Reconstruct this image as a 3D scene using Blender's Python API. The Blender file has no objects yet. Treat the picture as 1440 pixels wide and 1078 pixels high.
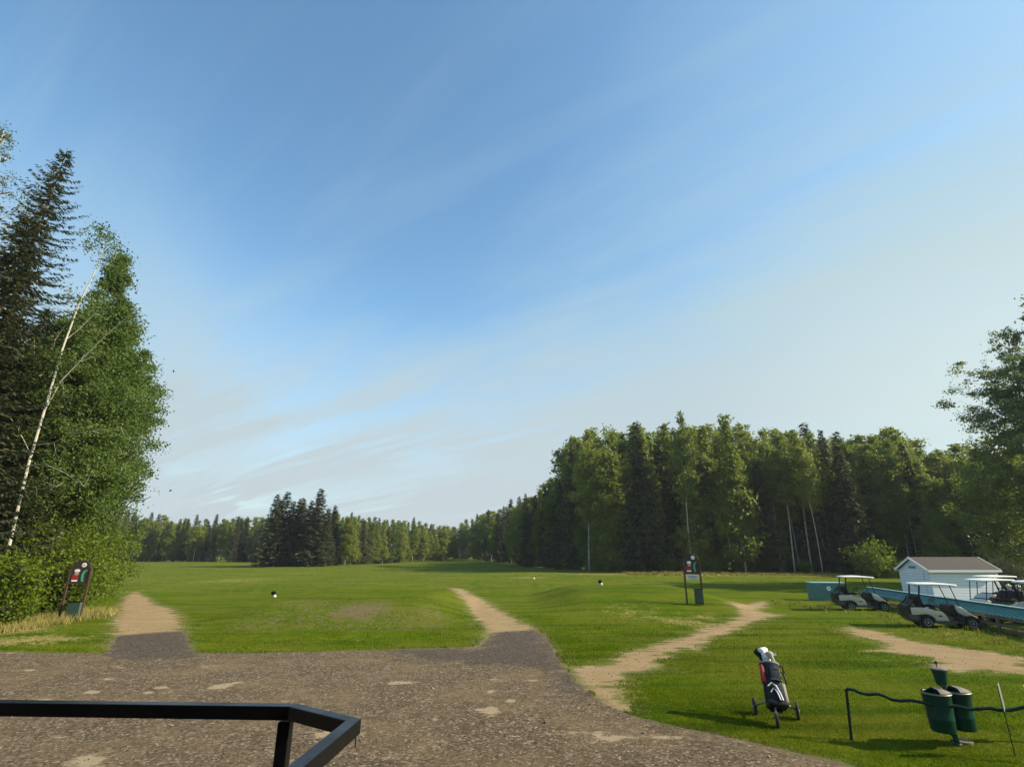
import bpy, math, random
import numpy as np
from mathutils import Vector, Matrix
PI = math.pi
sc = bpy.context.scene
col = sc.collection
R = math.radians
H = 2.85; F = 730.0; PITCH = math.atan(236.0/730.0)
CP, SP = math.cos(PITCH), math.sin(PITCH)

# ------------------------------------------------------------------ terrain
def sstep(a, b, x):
    t = np.clip((x-a)/(b-a), 0, 1); return t*t*(3-2*t)
def hgt(x, y):
    x = np.asarray(x, float); y = np.asarray(y, float)
    def plat(x0, x1, y0, y1, w, a, wf):
        return a*sstep(x0-w, x0+w, x)*(1-sstep(x1-w, x1+w, x))*sstep(y0-wf, y0+wf, y)*(1-sstep(y1-w, y1+w, y))
    z = plat(-12.5, -3.2, 24.0, 36, 1.6, .62, 3.0)
    z = z + plat(2.6, 12.0, 28.5, 41, 1.8, .60, 2.6)
    z = z + .07*np.sin(x*.31+1.1)*np.sin(y*.27+.4)*sstep(20, 34, y)
    z = z + .16*np.sin(x*.06+.6)*np.sin(y*.085+2.0)*sstep(45, 70, y)
    z = z + .10*np.sin(x*.9+.3)*np.cos(y*.7)*sstep(3.5, 6, x)*(1-sstep(14, 18, y))*.4
    return z
def hz(x, y): return float(hgt(x, y))
def ray(px, py):
    cx, cy = px-720.0, 539.0-py
    return cx, F*CP-cy*SP, cy*CP+F*SP
def G(px, py):
    "the ground point seen at a place of the photograph"
    dx, dy, dz = ray(px, py)
    t = H/-dz if dz < 0 else 1.0
    for _ in range(12):
        t = (H-hz(t*dx, t*dy))/-dz
    return Vector((t*dx, t*dy, hz(t*dx, t*dy)))
def XY(px, Y, z=0.0):
    "x for a horizontal picture place at forward distance Y and height z"
    return (px-720.0)/F*(Y*CP+(z-H)*SP)
def ZT(py, Y):
    dx, dy, dz = ray(720, py); return H+Y*dz/dy

# ------------------------------------------------------------------ materials
def newmat(name):
    m = bpy.data.materials.new(name); m.use_nodes = True
    nt = m.node_tree; nt.nodes.clear()
    return m, nt, nt.nodes, nt.links
def N(nt, t, **kw):
    n = nt.nodes.new(t)
    for k, v in kw.items(): setattr(n, k, v)
    return n
def mixc(nt, fac, a, b, mode='MIX'):
    n = nt.nodes.new('ShaderNodeMix'); n.data_type = 'RGBA'; n.blend_type = mode
    for sock, v in ((n.inputs[0], fac), (n.inputs[6], a), (n.inputs[7], b)):
        if isinstance(v, bpy.types.NodeSocket): nt.links.new(v, sock)
        elif isinstance(v, (int, float)): sock.default_value = v
        else: sock.default_value = (*v, 1)
    return n.outputs[2]
def math_(nt, op, a, b=0.0, c=0.0, clamp=False):
    n = nt.nodes.new('ShaderNodeMath'); n.operation = op; n.use_clamp = clamp
    for i, v in enumerate((a, b, c)):
        if isinstance(v, bpy.types.NodeSocket): nt.links.new(v, n.inputs[i])
        else: n.inputs[i].default_value = v
    return n.outputs[0]
def remap(nt, v, a, b, c=0.0, d=1.0, smooth=True):
    n = nt.nodes.new('ShaderNodeMapRange'); n.interpolation_type = 'SMOOTHSTEP' if smooth else 'LINEAR'
    nt.links.new(v, n.inputs[0])
    for i, x in enumerate((a, b, c, d)): n.inputs[i+1].default_value = x
    return n.outputs[0]
def noise(nt, vec, scale, detail=4, rough=.55, dim='3D', dist=0.0):
    n = nt.nodes.new('ShaderNodeTexNoise'); n.noise_dimensions = dim
    n.inputs['Scale'].default_value = scale; n.inputs['Detail'].default_value = detail
    n.inputs['Roughness'].default_value = rough; n.inputs['Distortion'].default_value = dist
    if vec is not None: nt.links.new(vec, n.inputs['Vector'])
    return n.outputs[0]
def mapping(nt, vec, scale=(1, 1, 1), rot=(0, 0, 0)):
    n = nt.nodes.new('ShaderNodeMapping'); nt.links.new(vec, n.inputs[0])
    n.inputs['Scale'].default_value = scale; n.inputs['Rotation'].default_value = rot
    return n.outputs[0]

def paint(name, c, rough=.5, metal=0.0, var=.12, nscale=6.0, dirt=None, bump=0.0, coat=0.0):
    m, nt, ns, L = newmat(name)
    tc = N(nt, 'ShaderNodeTexCoord'); b = N(nt, 'ShaderNodeBsdfPrincipled'); o = N(nt, 'ShaderNodeOutputMaterial')
    n1 = noise(nt, tc.outputs['Object'], nscale, 5, .6)
    dark = tuple(x*(1-var) for x in c); lite = tuple(min(1, x*(1+var)) for x in c)
    cc = mixc(nt, n1, dark, lite)
    if dirt:
        n2 = noise(nt, tc.outputs['Object'], nscale*.7, 6, .7)
        cc = mixc(nt, remap(nt, n2, .52, .72, 0, .6), cc, dirt)
    L.new(cc, b.inputs['Base Color'])
    L.new(remap(nt, n1, .3, .7, rough*.85, min(1, rough*1.15)), b.inputs['Roughness'])
    b.inputs['Metallic'].default_value = metal
    if name.startswith(('dark_green', 'black_', 'green_', 'navy', 'grey_cloth')): b.inputs['Specular IOR Level'].default_value = .22
    if coat: b.inputs['Coat Weight'].default_value = coat
    if bump:
        bp = N(nt, 'ShaderNodeBump'); bp.inputs['Strength'].default_value = bump; bp.inputs['Distance'].default_value = .01
        L.new(noise(nt, tc.outputs['Object'], nscale*8, 3, .6), bp.inputs['Height']); L.new(bp.outputs[0], b.inputs['Normal'])
    L.new(b.outputs[0], o.inputs[0])
    return m

def foliage_mat(name, c1, c2, trans=.35, per_obj=.25, hue2=None, rough=.5):
    m, nt, ns, L = newmat(name)
    g = N(nt, 'ShaderNodeNewGeometry'); oi = N(nt, 'ShaderNodeObjectInfo'); tc = N(nt, 'ShaderNodeTexCoord')
    base = mixc(nt, g.outputs['Random Per Island'], c1, c2)
    cl = noise(nt, tc.outputs['Object'], .55, 2, .5)
    base = mixc(nt, remap(nt, cl, .35, .65, 0, .45), base, tuple(x*.72 for x in c1))
    if hue2: base = mixc(nt, math_(nt, 'MULTIPLY', oi.outputs['Random'], per_obj*2), base, hue2)
    else:
        hs = N(nt, 'ShaderNodeHueSaturation'); L.new(base, hs.inputs['Color'])
        L.new(math_(nt, 'MULTIPLY_ADD', oi.outputs['Random'], per_obj, 1-per_obj/2), hs.inputs['Value']); base = hs.outputs[0]
    d = N(nt, 'ShaderNodeBsdfPrincipled'); L.new(base, d.inputs['Base Color']); d.inputs['Roughness'].default_value = rough
    d.inputs['Specular IOR Level'].default_value = .25
    t = N(nt, 'ShaderNodeBsdfTranslucent'); L.new(mixc(nt, .35, base, (.16, .22, .02)), t.inputs[0])
    mx = N(nt, 'ShaderNodeMixShader'); mx.inputs[0].default_value = trans
    L.new(d.outputs[0], mx.inputs[1]); L.new(t.outputs[0], mx.inputs[2])
    o = N(nt, 'ShaderNodeOutputMaterial'); L.new(mx.outputs[0], o.inputs[0])
    return m

M = {}
M['aspen'] = foliage_mat('aspen_leaf', (.120, .175, .028), (.21, .26, .042), .5, .45, (.27, .30, .045))  # brighter per-tree tint paints some crowns as if sunlit
M['aspen_near'] = foliage_mat('poplar_leaf', (.085, .145, .028), (.150, .205, .042), .5, .25)
M['pale_green'] = foliage_mat('airy_leaf', (.10, .15, .05), (.17, .21, .08), .6, .2)
M['bright'] = foliage_mat('willow_leaf', (.10, .165, .010), (.19, .235, .018), .5, .25)
M['pale'] = foliage_mat('pale_leaf', (.10, .13, .06), (.17, .20, .10), .4, .2)
M['spruce'] = foliage_mat('spruce_needle', (.030, .044, .020), (.068, .080, .032), .15, .5, (.09, .08, .035))
M['spruce_near'] = foliage_mat('spruce_needle_near', (.034, .046, .018), (.090, .085, .032), .14, .2)
M['dryleaf'] = foliage_mat('dry_leaf', (.20, .17, .06), (.34, .28, .10), .25, .2)
M['bark_pale'] = paint('aspen_bark', (.44, .42, .34), .85, var=.35, nscale=5, dirt=(.10, .09, .07))
M['bark_dark'] = paint('spruce_bark', (.10, .075, .055), .9, var=.4, nscale=6)
M['black'] = paint('black_paint', (.005, .005, .006), .36, var=.25, nscale=9)
M['blackplastic'] = paint('black_plastic', (.012, .013, .015), .55, var=.3, nscale=12, dirt=(.06, .055, .045))
M['rubber'] = paint('tyre_rubber', (.020, .020, .020), .85, var=.3, nscale=20, dirt=(.07, .06, .045))
M['beige'] = paint('cart_cream_paint', (.50, .46, .36), .32, var=.06, nscale=3, dirt=(.34, .30, .22), coat=.3)
M['roofwhite'] = paint('roof_white', (.74, .73, .66), .4, var=.06, nscale=3, dirt=(.5, .47, .38))
M['rim'] = paint('rim_grey', (.42, .42, .40), .4, .3, var=.15, nscale=12)
M['rocker'] = paint('rocker_grey', (.05, .05, .052), .5, var=.2)
M['teal'] = paint('teal_sheet_metal', (.035, .15, .125), .5, .1, var=.14, nscale=2.2, dirt=(.12, .22, .21))
M['teal_edge'] = paint('teal_ridge_cap', (.28, .48, .47), .4, .2, var=.1)
M['tealbox'] = paint('teal_box_paint', (.055, .17, .15), .5, var=.15, nscale=2.5, dirt=(.10, .17, .14))
M['wood'] = paint('weathered_timber', (.16, .12, .08), .85, var=.35, nscale=7)
M['redwood'] = paint('red_brown_post', (.060, .030, .020), .75, var=.3, nscale=9)
M['green'] = paint('dark_green_paint', (.004, .044, .028), .42, var=.3, nscale=8, dirt=(.010, .040, .028))
M['greenpipe'] = paint('green_pipe_paint', (.009, .026, .018), .3, var=.3, nscale=14, dirt=(.03, .04, .03))
M['greyrim'] = paint('galvanised_rim', (.26, .22, .17), .45, .5, var=.2, nscale=12)
M['mesh_green'] = paint('basket_green', (.055, .085, .060), .7, var=.25, nscale=12)
M['white'] = paint('white_paint', (.78, .78, .74), .5, var=.06)
M['signwhite'] = paint('sign_white', (.62, .62, .58), .55, var=.1)
M['red'] = paint('red_cloth', (.30, .018, .018), .7, var=.2)
M['jade'] = paint('jade_paint', (.05, .34, .19), .6, var=.15)
M['navy'] = paint('navy_cloth', (.005, .007, .016), .6, var=.35, nscale=14, bump=.3)
M['greycloth'] = paint('grey_cloth', (.022, .027, .033), .75, var=.25, nscale=14, bump=.3)
M['lightcloth'] = paint('beige_cloth', (.38, .34, .27), .85, var=.2, nscale=10)
M['steel'] = paint('steel', (.48, .48, .48), .28, .9, var=.1)
M['greypaint'] = paint('grey_powdercoat', (.20, .22, .22), .5, var=.15)
M['boardbrown'] = paint('dark_board_print', (.030, .022, .016), .7, var=.4, nscale=9)
M['skin'] = paint('tan_print', (.42, .26, .17), .7)
M['deckwood'] = paint('deck_timber', (.22, .17, .12), .8, var=.3, nscale=5, bump=.4)
M['stem'] = paint('shrub_stem', (.14, .11, .07), .9, var=.3)
# siding and shingles
def siding():
    m, nt, ns, L = newmat('white_lap_siding')
    tc = N(nt, 'ShaderNodeTexCoord'); sp = N(nt, 'ShaderNodeSeparateXYZ'); L.new(tc.outputs['Object'], sp.inputs[0])
    fr = math_(nt, 'FRACT', math_(nt, 'MULTIPLY', sp.outputs[2], 6.5))
    line = remap(nt, fr, .0, .12, 0, 1)
    b = N(nt, 'ShaderNodeBsdfPrincipled'); n1 = noise(nt, tc.outputs['Object'], 3, 5, .6)
    c = mixc(nt, n1, (.60, .64, .68), (.76, .78, .80)); c = mixc(nt, line, (.26, .29, .33), c)
    L.new(c, b.inputs['Base Color']); b.inputs['Roughness'].default_value = .55
    bp = N(nt, 'ShaderNodeBump'); bp.inputs['Distance'].default_value = .02; bp.inputs['Strength'].default_value = .7
    L.new(fr, bp.inputs['Height']); bp.invert = True; L.new(bp.outputs[0], b.inputs['Normal'])
    o = N(nt, 'ShaderNodeOutputMaterial'); L.new(b.outputs[0], o.inputs[0]); return m
M['siding'] = siding()
def shingles():
    m, nt, ns, L = newmat('brown_shingles')
    tc = N(nt, 'ShaderNodeTexCoord'); br = N(nt, 'ShaderNodeTexBrick')
    L.new(mapping(nt, tc.outputs['Object'], (1, 1, 1)), br.inputs[0]); br.inputs['Scale'].default_value = 6
    br.inputs['Color1'].default_value = (.036, .029, .025, 1); br.inputs['Color2'].default_value = (.056, .046, .039, 1); br.inputs['Mortar'].default_value = (.05, .045, .04, 1)
    b = N(nt, 'ShaderNodeBsdfPrincipled'); c = mixc(nt, noise(nt, tc.outputs['Object'], 2.5, 6, .7), br.outputs[0], (.062, .050, .043))
    L.new(c, b.inputs['Base Color']); b.inputs['Roughness'].default_value = .9
    o = N(nt, 'ShaderNodeOutputMaterial'); L.new(b.outputs[0], o.inputs[0]); return m
M['shingle'] = shingles()

# grass colour, shared by the lawn sheet and the blades; then one node recipe for lawn, dirt and gravel: they grade into each other along ragged edges
def grass_colour(nt, P, dry, bare):
    nl = noise(nt, P, .22, 4, .55); nm = noise(nt, P, 1.3, 5, .6); nf = noise(nt, P, 6.0, 5, .65); nx = noise(nt, P, 34, 4, .7)
    # grass
    ga = mixc(nt, remap(nt, nm, .35, .68), (.070, .114, .001), (.114, .152, .003))
    ga = mixc(nt, remap(nt, nl, .38, .62, 0, .8), ga, (.145, .150, .012))
    streak = noise(nt, mapping(nt, P, (.10, 1.2, 1), (0, 0, .12)), 1.0, 4, .6)
    ga = mixc(nt, remap(nt, streak, .45, .66, 0, .75), ga, (.044, .078, .004))
    ga = mixc(nt, remap(nt, nx, .3, .72, 0, .5), ga, (.042, .078, .004))
    ga = mixc(nt, remap(nt, nf, .54, .72, 0, .55), ga, (.18, .175, .022))
    dn = math_(nt, 'ADD', dry, math_(nt, 'MULTIPLY', math_(nt, 'SUBTRACT', nf, .5), 2.0))
    dn = math_(nt, 'ADD', dn, math_(nt, 'MULTIPLY', math_(nt, 'SUBTRACT', nm, .5), 1.2))
    dryc = mixc(nt, nf, (.21, .185, .055), (.38, .30, .12))
    ga = mixc(nt, remap(nt, dn, .38, .85, 0, .9), ga, dryc)
    bn = math_(nt, 'ADD', bare, math_(nt, 'MULTIPLY', math_(nt, 'SUBTRACT', nf, .5), 2.8))
    ga = mixc(nt, remap(nt, bn, .4, .8, 0, .85), ga, mixc(nt, nf, (.13, .095, .055), (.21, .15, .095)))
    return ga
def ground_mat():
    m, nt, ns, L = newmat('course_ground')
    g = N(nt, 'ShaderNodeNewGeometry'); P = g.outputs['Position']
    def attr(n):
        a = N(nt, 'ShaderNodeAttribute'); a.attribute_name = n; return a.outputs['Fac']
    sg, sd, dry, asp, bare, snd = attr('sg'), attr('sd'), attr('dry'), attr('asp'), attr('bare'), attr('snd')
    nl = noise(nt, P, .22, 4, .55); nm = noise(nt, P, 1.3, 5, .6); nf = noise(nt, P, 6.0, 5, .65); nx = noise(nt, P, 34, 4, .7); nxx = noise(nt, P, 110, 2, .6)
    ga = grass_colour(nt, P, dry, bare)
    # dirt
    di = mixc(nt, nf, (.29, .185, .095), (.44, .29, .155)); di = mixc(nt, remap(nt, nm, .4, .7, 0, .7), di, (.47, .34, .20))
    di = mixc(nt, remap(nt, nx, .5, .75, 0, .6), di, (.20, .145, .09))
    di = mixc(nt, remap(nt, noise(nt, mapping(nt, P, (.5, 2.2, 1), (0, 0, .2)), 2.2, 5, .65), .5, .72, 0, .6), di, (.23, .17, .105))
    # gravel
    vo = N(nt, 'ShaderNodeTexVoronoi'); vo.inputs['Scale'].default_value = 26; L.new(P, vo.inputs['Vector'])
    sx = N(nt, 'ShaderNodeSeparateXYZ'); L.new(vo.outputs['Color'], sx.inputs[0])
    gv = mixc(nt, sx.outputs[0], (.058, .043, .026), (.235, .172, .106))
    gv = mixc(nt, remap(nt, sx.outputs[1], .86, .97, 0, .8), gv, (.42, .36, .28))
    gv = mixc(nt, remap(nt, vo.outputs['Distance'], .0, .03, .0, .0), gv, (.05, .04, .03))
    gv = mixc(nt, remap(nt, nx, .40, .7, 0, .45), gv, (.085, .066, .05))
    gl = noise(nt, P, .55, 5, .6)
    gv = mixc(nt, remap(nt, gl, .42, .66, 0, .5), gv, (.225, .162, .092)); gv = mixc(nt, remap(nt, noise(nt, P, 2.6, 5, .7), .46, .7, 0, .5), gv, (.072, .054, .034))
    sand = noise(nt, mapping(nt, P, (1.0, 1.35, 1)), .85, 5, .62)
    sand = math_(nt, 'ADD', sand, math_(nt, 'MULTIPLY', snd, .26)); sand = math_(nt, 'ADD', sand, math_(nt, 'MULTIPLY', math_(nt, 'SUBTRACT', nf, .5), .16))
    gv = mixc(nt, remap(nt, sand, .635, .71, 0, .85), gv, mixc(nt, nx, (.30, .235, .14), (.48, .38, .24)))
    aspc = mixc(nt, sx.outputs[0], (.040, .033, .028), (.135, .110, .090))
    an = math_(nt, 'ADD', asp, math_(nt, 'MULTIPLY', math_(nt, 'SUBTRACT', nm, .5), 1.6))
    gv = mixc(nt, remap(nt, an, .25, .80, 0, .85), gv, aspc)
    # edges
    wob = math_(nt, 'ADD', math_(nt, 'MULTIPLY', math_(nt, 'SUBTRACT', nf, .5), .55), math_(nt, 'MULTIPLY', math_(nt, 'SUBTRACT', nx, .5), .22))
    stk = noise(nt, mapping(nt, P, (.55, 2.0, 1), (0, 0, .1)), 1.6, 5, .65)
    wob2 = math_(nt, 'ADD', math_(nt, 'MULTIPLY', math_(nt, 'SUBTRACT', nm, .5), .9), math_(nt, 'MULTIPLY', math_(nt, 'SUBTRACT', stk, .54), 2.4))
    dd = math_(nt, 'ADD', sd, math_(nt, 'ADD', wob, wob2))
    c = mixc(nt, remap(nt, dd, -.07, .07), ga, di)
    c = mixc(nt, math_(nt, 'MULTIPLY', remap(nt, dd, -.6, .0), .45), c, (.27, .21, .11))
    gg = math_(nt, 'ADD', sg, wob)
    c = mixc(nt, math_(nt, 'MULTIPLY', remap(nt, gg, -.35, .05), .5), c, (.19, .16, .09))
    c = mixc(nt, remap(nt, gg, -.05, .05), c, gv)
    b = N(nt, 'ShaderNodeBsdfPrincipled'); L.new(c, b.inputs['Base Color']); b.inputs['Roughness'].default_value = .95
    b.inputs['Specular IOR Level'].default_value = .03
    hh = math_(nt, 'ADD', math_(nt, 'MULTIPLY', nx, .5), math_(nt, 'MULTIPLY', nxx, .35))
    hh = math_(nt, 'ADD', hh, math_(nt, 'MULTIPLY', nf, .8))
    bp = N(nt, 'ShaderNodeBump'); bp.inputs['Strength'].default_value = .8; bp.inputs['Distance'].default_value = .06
    L.new(hh, bp.inputs['Height']); L.new(bp.outputs[0], b.inputs['Normal'])
    o = N(nt, 'ShaderNodeOutputMaterial'); L.new(b.outputs[0], o.inputs[0]); return m
M['ground'] = ground_mat()

# ------------------------------------------------------------------ mesh helpers
def tag(o, label=None, cat=None, group=None, kind=None):
    for k, v in (('label', label), ('category', cat), ('group', group), ('kind', kind)):
        if v: o[k] = v
    return o
def link(name, me, mats, parent=None, loc=None):
    o = bpy.data.objects.new(name, me); col.objects.link(o)
    if me is not None and mats is not None and not me.materials:
        for m in (mats if isinstance(mats, (list, tuple)) else [mats]): me.materials.append(m)
    if parent: o.parent = parent
    if loc is not None: o.location = loc
    return o
def empty(name, loc, rz=0, rx=0, ry=0):
    o = bpy.data.objects.new(name, None); col.objects.link(o)
    o.location = loc; o.rotation_euler = (rx, ry, rz); o.empty_display_size = .2
    return o
def np_mesh(name, verts, faces, smooth=False):
    me = bpy.data.meshes.new(name); v = np.asarray(verts, np.float32); f = np.asarray(faces, np.int32); k = f.shape[1]
    me.vertices.add(len(v)); me.vertices.foreach_set('co', v.ravel())
    me.loops.add(f.size); me.loops.foreach_set('vertex_index', f.ravel())
    me.polygons.add(len(f)); me.polygons.foreach_set('loop_start', np.arange(0, f.size, k, dtype=np.int32))
    if smooth: me.polygons.foreach_set('use_smooth', np.ones(len(f), bool))
    me.update(calc_edges=True); return me

class MB:
    def __init__(s): s.v = []; s.f = []; s.mi = []; s.m = 0
    def add(s, vs, fs, mi=None):
        b = len(s.v); s.v += [tuple(v) for v in vs]; s.f += [tuple(i+b for i in f) for f in fs]; s.mi += [s.m if mi is None else mi]*len(fs); return s
    def box(s, c, d, rot=None, mi=None, taper=1.0):
        x, y, z = (q/2 for q in d); vs = []
        for sz in (-1, 1):
            k = taper if sz > 0 else 1.0
            for a, b in ((-1, -1), (1, -1), (1, 1), (-1, 1)): vs.append(Vector((a*x*k, b*y*k, sz*z)))
        if rot is not None: vs = [rot @ v for v in vs]
        return s.add([v+Vector(c) for v in vs], [(3, 2, 1, 0), (4, 5, 6, 7), (0, 1, 5, 4), (1, 2, 6, 5), (2, 3, 7, 6), (3, 0, 4, 7)], mi)
    def tube(s, pts, rad, n=8, caps=True, mi=None):
        pts = [Vector(p) for p in pts]; rr = rad if isinstance(rad, (list, tuple)) else [rad]*len(pts)
        vs = []; up = None
        for i, p in enumerate(pts):
            d = (pts[min(i+1, len(pts)-1)]-pts[max(i-1, 0)]).normalized()
            if up is None: up = d.orthogonal().normalized()
            up = (up-d*up.dot(d)).normalized(); w = d.cross(up)
            for k in range(n):
                a = 2*PI*k/n; vs.append(p+(up*math.cos(a)+w*math.sin(a))*rr[i])
        fs = [(i*n+k, i*n+(k+1) % n, (i+1)*n+(k+1) % n, (i+1)*n+k) for i in range(len(pts)-1) for k in range(n)]
        if caps: fs += [tuple(range(n-1, -1, -1)), tuple((len(pts)-1)*n+k for k in range(n))]
        return s.add(vs, fs, mi)
    def lathe(s, prof, c=(0, 0, 0), n=20, rot=None, mi=None, sx=1, sy=1):
        vs = []
        for r, z in prof:
            for k in range(n):
                a = 2*PI*k/n; v = Vector((r*math.cos(a)*sx, r*math.sin(a)*sy, z))
                if rot is not None: v = rot @ v
                vs.append(v+Vector(c))
        fs = [(i*n+k, i*n+(k+1) % n, (i+1)*n+(k+1) % n, (i+1)*n+k) for i in range(len(prof)-1) for k in range(n)]
        fs += [tuple(range(n-1, -1, -1)), tuple((len(prof)-1)*n+k for k in range(n))]
        return s.add(vs, fs, mi)
    def prism(s, prof, y0, y1, mi=None, inset=None):
        "side profile in x,z swept along y; inset narrows the outermost slice for a rounded shoulder"
        n = len(prof)
        if inset is None: inset = 0
        cx = sum(p[0] for p in prof)/n; cz = sum(p[1] for p in prof)/n
        def ring(y, k): return [(p[0]-(p[0]-cx)*k, y, p[1]-(p[1]-cz)*k) for p in prof]
        if inset:
            e = inset; rings = [ring(y0, e*.9/max(.3, 1)), ring(y0+e*.25, e*.25), ring(y0+e*.8, 0), ring(y1-e*.8, 0), ring(y1-e*.25, e*.25), ring(y1, e*.9)]
        else: rings = [ring(y0, 0), ring(y1, 0)]
        vs = [v for r_ in rings for v in r_]
        fs = [(i*n+k, i*n+(k+1) % n, (i+1)*n+(k+1) % n, (i+1)*n+k) for i in range(len(rings)-1) for k in range(n)]
        fs += [tuple(range(n-1, -1, -1)), tuple((len(rings)-1)*n+k for k in range(n))]
        return s.add(vs, fs, mi)
    def build(s, name, mats, parent=None, loc=None, bevel=0.0, smooth=False, sub=0):
        me = bpy.data.meshes.new(name); me.from_pydata(s.v, [], s.f)
        for m in (mats if isinstance(mats, (list, tuple)) else [mats]): me.materials.append(m)
        me.polygons.foreach_set('material_index', s.mi); me.update()
        import bmesh
        bm = bmesh.new(); bm.from_mesh(me); bmesh.ops.recalc_face_normals(bm, faces=bm.faces)
        if bevel:
            es = [e for e in bm.edges if len(e.link_faces) == 2 and e.calc_face_angle(0) > .6]
            bmesh.ops.bevel(bm, geom=es, offset=bevel, segments=2, affect='EDGES', profile=.6, clamp_overlap=True)
        if smooth:
            for f in bm.faces: f.smooth = True
            for e in bm.edges:
                if len(e.link_faces) == 2 and e.calc_face_angle(0) > .7: e.smooth = False
        bm.to_mesh(me); bm.free()
        return link(name, me, None, parent, loc)

def copy_tree(o, parent=None):
    c = o.copy(); col.objects.link(c)
    if parent: c.parent = parent
    for ch in o.children: copy_tree(ch, c)
    return c

# ------------------------------------------------------------------ signed distance fields of the ground surfaces
def gpoly(pts):
    return np.array([(lambda g: (g.x, g.y))(G(*p)) for p in pts])
def sdist(poly, x, y, closed=True):
    "positive inside"
    d = np.full(x.shape, 1e9); inside = np.zeros(x.shape, bool); n = len(poly)
    for i in range(n if closed else n-1):
        ax, ay = poly[i]; bx, by = poly[(i+1) % n]; ex, ey = bx-ax, by-ay
        t = np.clip(((x-ax)*ex+(y-ay)*ey)/(ex*ex+ey*ey+1e-12), 0, 1)
        d = np.minimum(d, np.hypot(x-ax-t*ex, y-ay-t*ey))
        if closed:
            c = ((ay > y) != (by > y)) & (x < (bx-ax)*(y-ay)/(by-ay+1e-12)+ax); inside ^= c
    return np.where(inside, d, -d) if closed else d
gr_edge = [(-140, 914), (0, 916), (60, 918), (120, 918), (148, 919), (158, 905), (163, 894), (200, 890), (258, 886), (264, 900), (274, 918), (360, 918), (450, 916), (560, 913),
           (672, 909), (684, 900), (693, 889), (720, 887), (752, 885), (768, 894), (778, 912), (790, 935), (815, 962), (850, 990), (885, 1004), (930, 1018), (1000, 1030), (1080, 1050), (1180, 1072)]
gp = gpoly(gr_edge)
GRAVEL = np.vstack([gp, [[5.6, 7.6], [9, 4.5], [16, -8], [-45, -8], [-45, gp[0][1]]]])
P_L = gpoly([(150, 918), (158, 895), (158, 875), (168, 850), (176, 838), (192, 832), (208, 840), (222, 850), (244, 856), (256, 872), (262, 890), (240, 896), (180, 897)])
P_M = gpoly([(632, 826), (650, 827), (664, 836), (680, 842), (700, 855), (722, 868), (750, 880), (756, 889), (720, 891), (694, 892), (682, 905), (674, 909), (682, 886), (664, 865), (655, 848), (640, 836)])
P_R = gpoly([(778, 912), (795, 938), (850, 933), (880, 918), (930, 903), (965, 894), (990, 882), (1018, 876), (1040, 866), (1030, 856), (1028, 846), (1075, 844), (1080, 852), (1062, 858), (1100, 864), (1060, 874),
             (1035, 888), (1000, 897), (985, 915), (962, 912), (945, 922), (925, 932), (935, 940), (905, 944), (885, 950), (870, 965), (880, 985), (905, 1003), (880, 1003), (845, 990), (812, 962), (785, 932)])
P_S = gpoly([(1172, 881), (1200, 880), (1245, 888), (1290, 900), (1330, 906), (1390, 914), (1460, 926), (1470, 950), (1400, 947), (1340, 947), (1290, 935), (1300, 925), (1240, 918), (1212, 916), (1235, 905), (1190, 893)])
DIRT = [P_L, P_M, P_R, P_S]
A_1 = gpoly([(150, 919), (163, 893), (262, 887), (276, 919), (272, 926), (155, 926)])
A_2 = gpoly([(672, 912), (694, 889), (754, 885), (779, 915), (800, 940), (845, 985), (790, 975), (760, 940), (700, 935), (560, 925), (565, 913)])
def blob(cx, cy, rx, ry, a=1.0):
    g = G(cx, cy); e = G(cx+rx, cy); u = G(cx, cy-ry); w = abs(e.x-g.x); h = abs(u.y-g.y)
    return (g.x, g.y, w, h, a)
DRY = [blob(40, 900, 90, 10, .8), blob(20, 885, 60, 8, .95), blob(110, 820, 70, 12, .55), blob(150, 835, 30, 12, .5), blob(330, 815, 90, 4, .55), blob(900, 865, 60, 8, .5), blob(960, 874, 40, 8, .75),
       blob(990, 868, 30, 6, .6), blob(480, 900, 160, 8, .25), blob(1330, 893, 80, 5, .5), blob(1000, 806, 220, 2, .9), blob(1180, 808, 120, 2.5, 1.0), blob(740, 812, 50, 3, .6), blob(420, 806, 120, 3, .45),
       blob(560, 806, 100, 3, .4), blob(860, 990, 50, 25, .5), blob(1240, 925, 60, 12, .3), blob(1420, 905, 60, 6, .4), blob(870, 975, 50, 15, .55)]
SND = [blob(175, 1074, 85, 10), blob(305, 965, 20, 4), blob(155, 954, 22, 2.5), blob(192, 955, 8, 2), blob(40, 942, 14, 2), blob(55, 983, 22, 3), blob(130, 972, 10, 2), blob(245, 923, 8, 1.5), blob(690, 972, 16, 5), blob(688, 998, 22, 6),
       blob(720, 985, 10, 3), blob(400, 930, 14, 2), blob(228, 966, 9, 2), blob(335, 975, 8, 2), blob(560, 960, 16, 3, .8), blob(600, 1040, 90, 12, .5), blob(860, 1040, 100, 12, .6), blob(480, 1030, 40, 8, .5), blob(90, 1035, 30, 5, .6), blob(785, 942, 14, 3)]
BARE = [blob(505, 872, 55, 8, .9), blob(430, 866, 80, 9, .55), blob(600, 870, 40, 7, .5), blob(330, 880, 50, 8, .35)]
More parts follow.
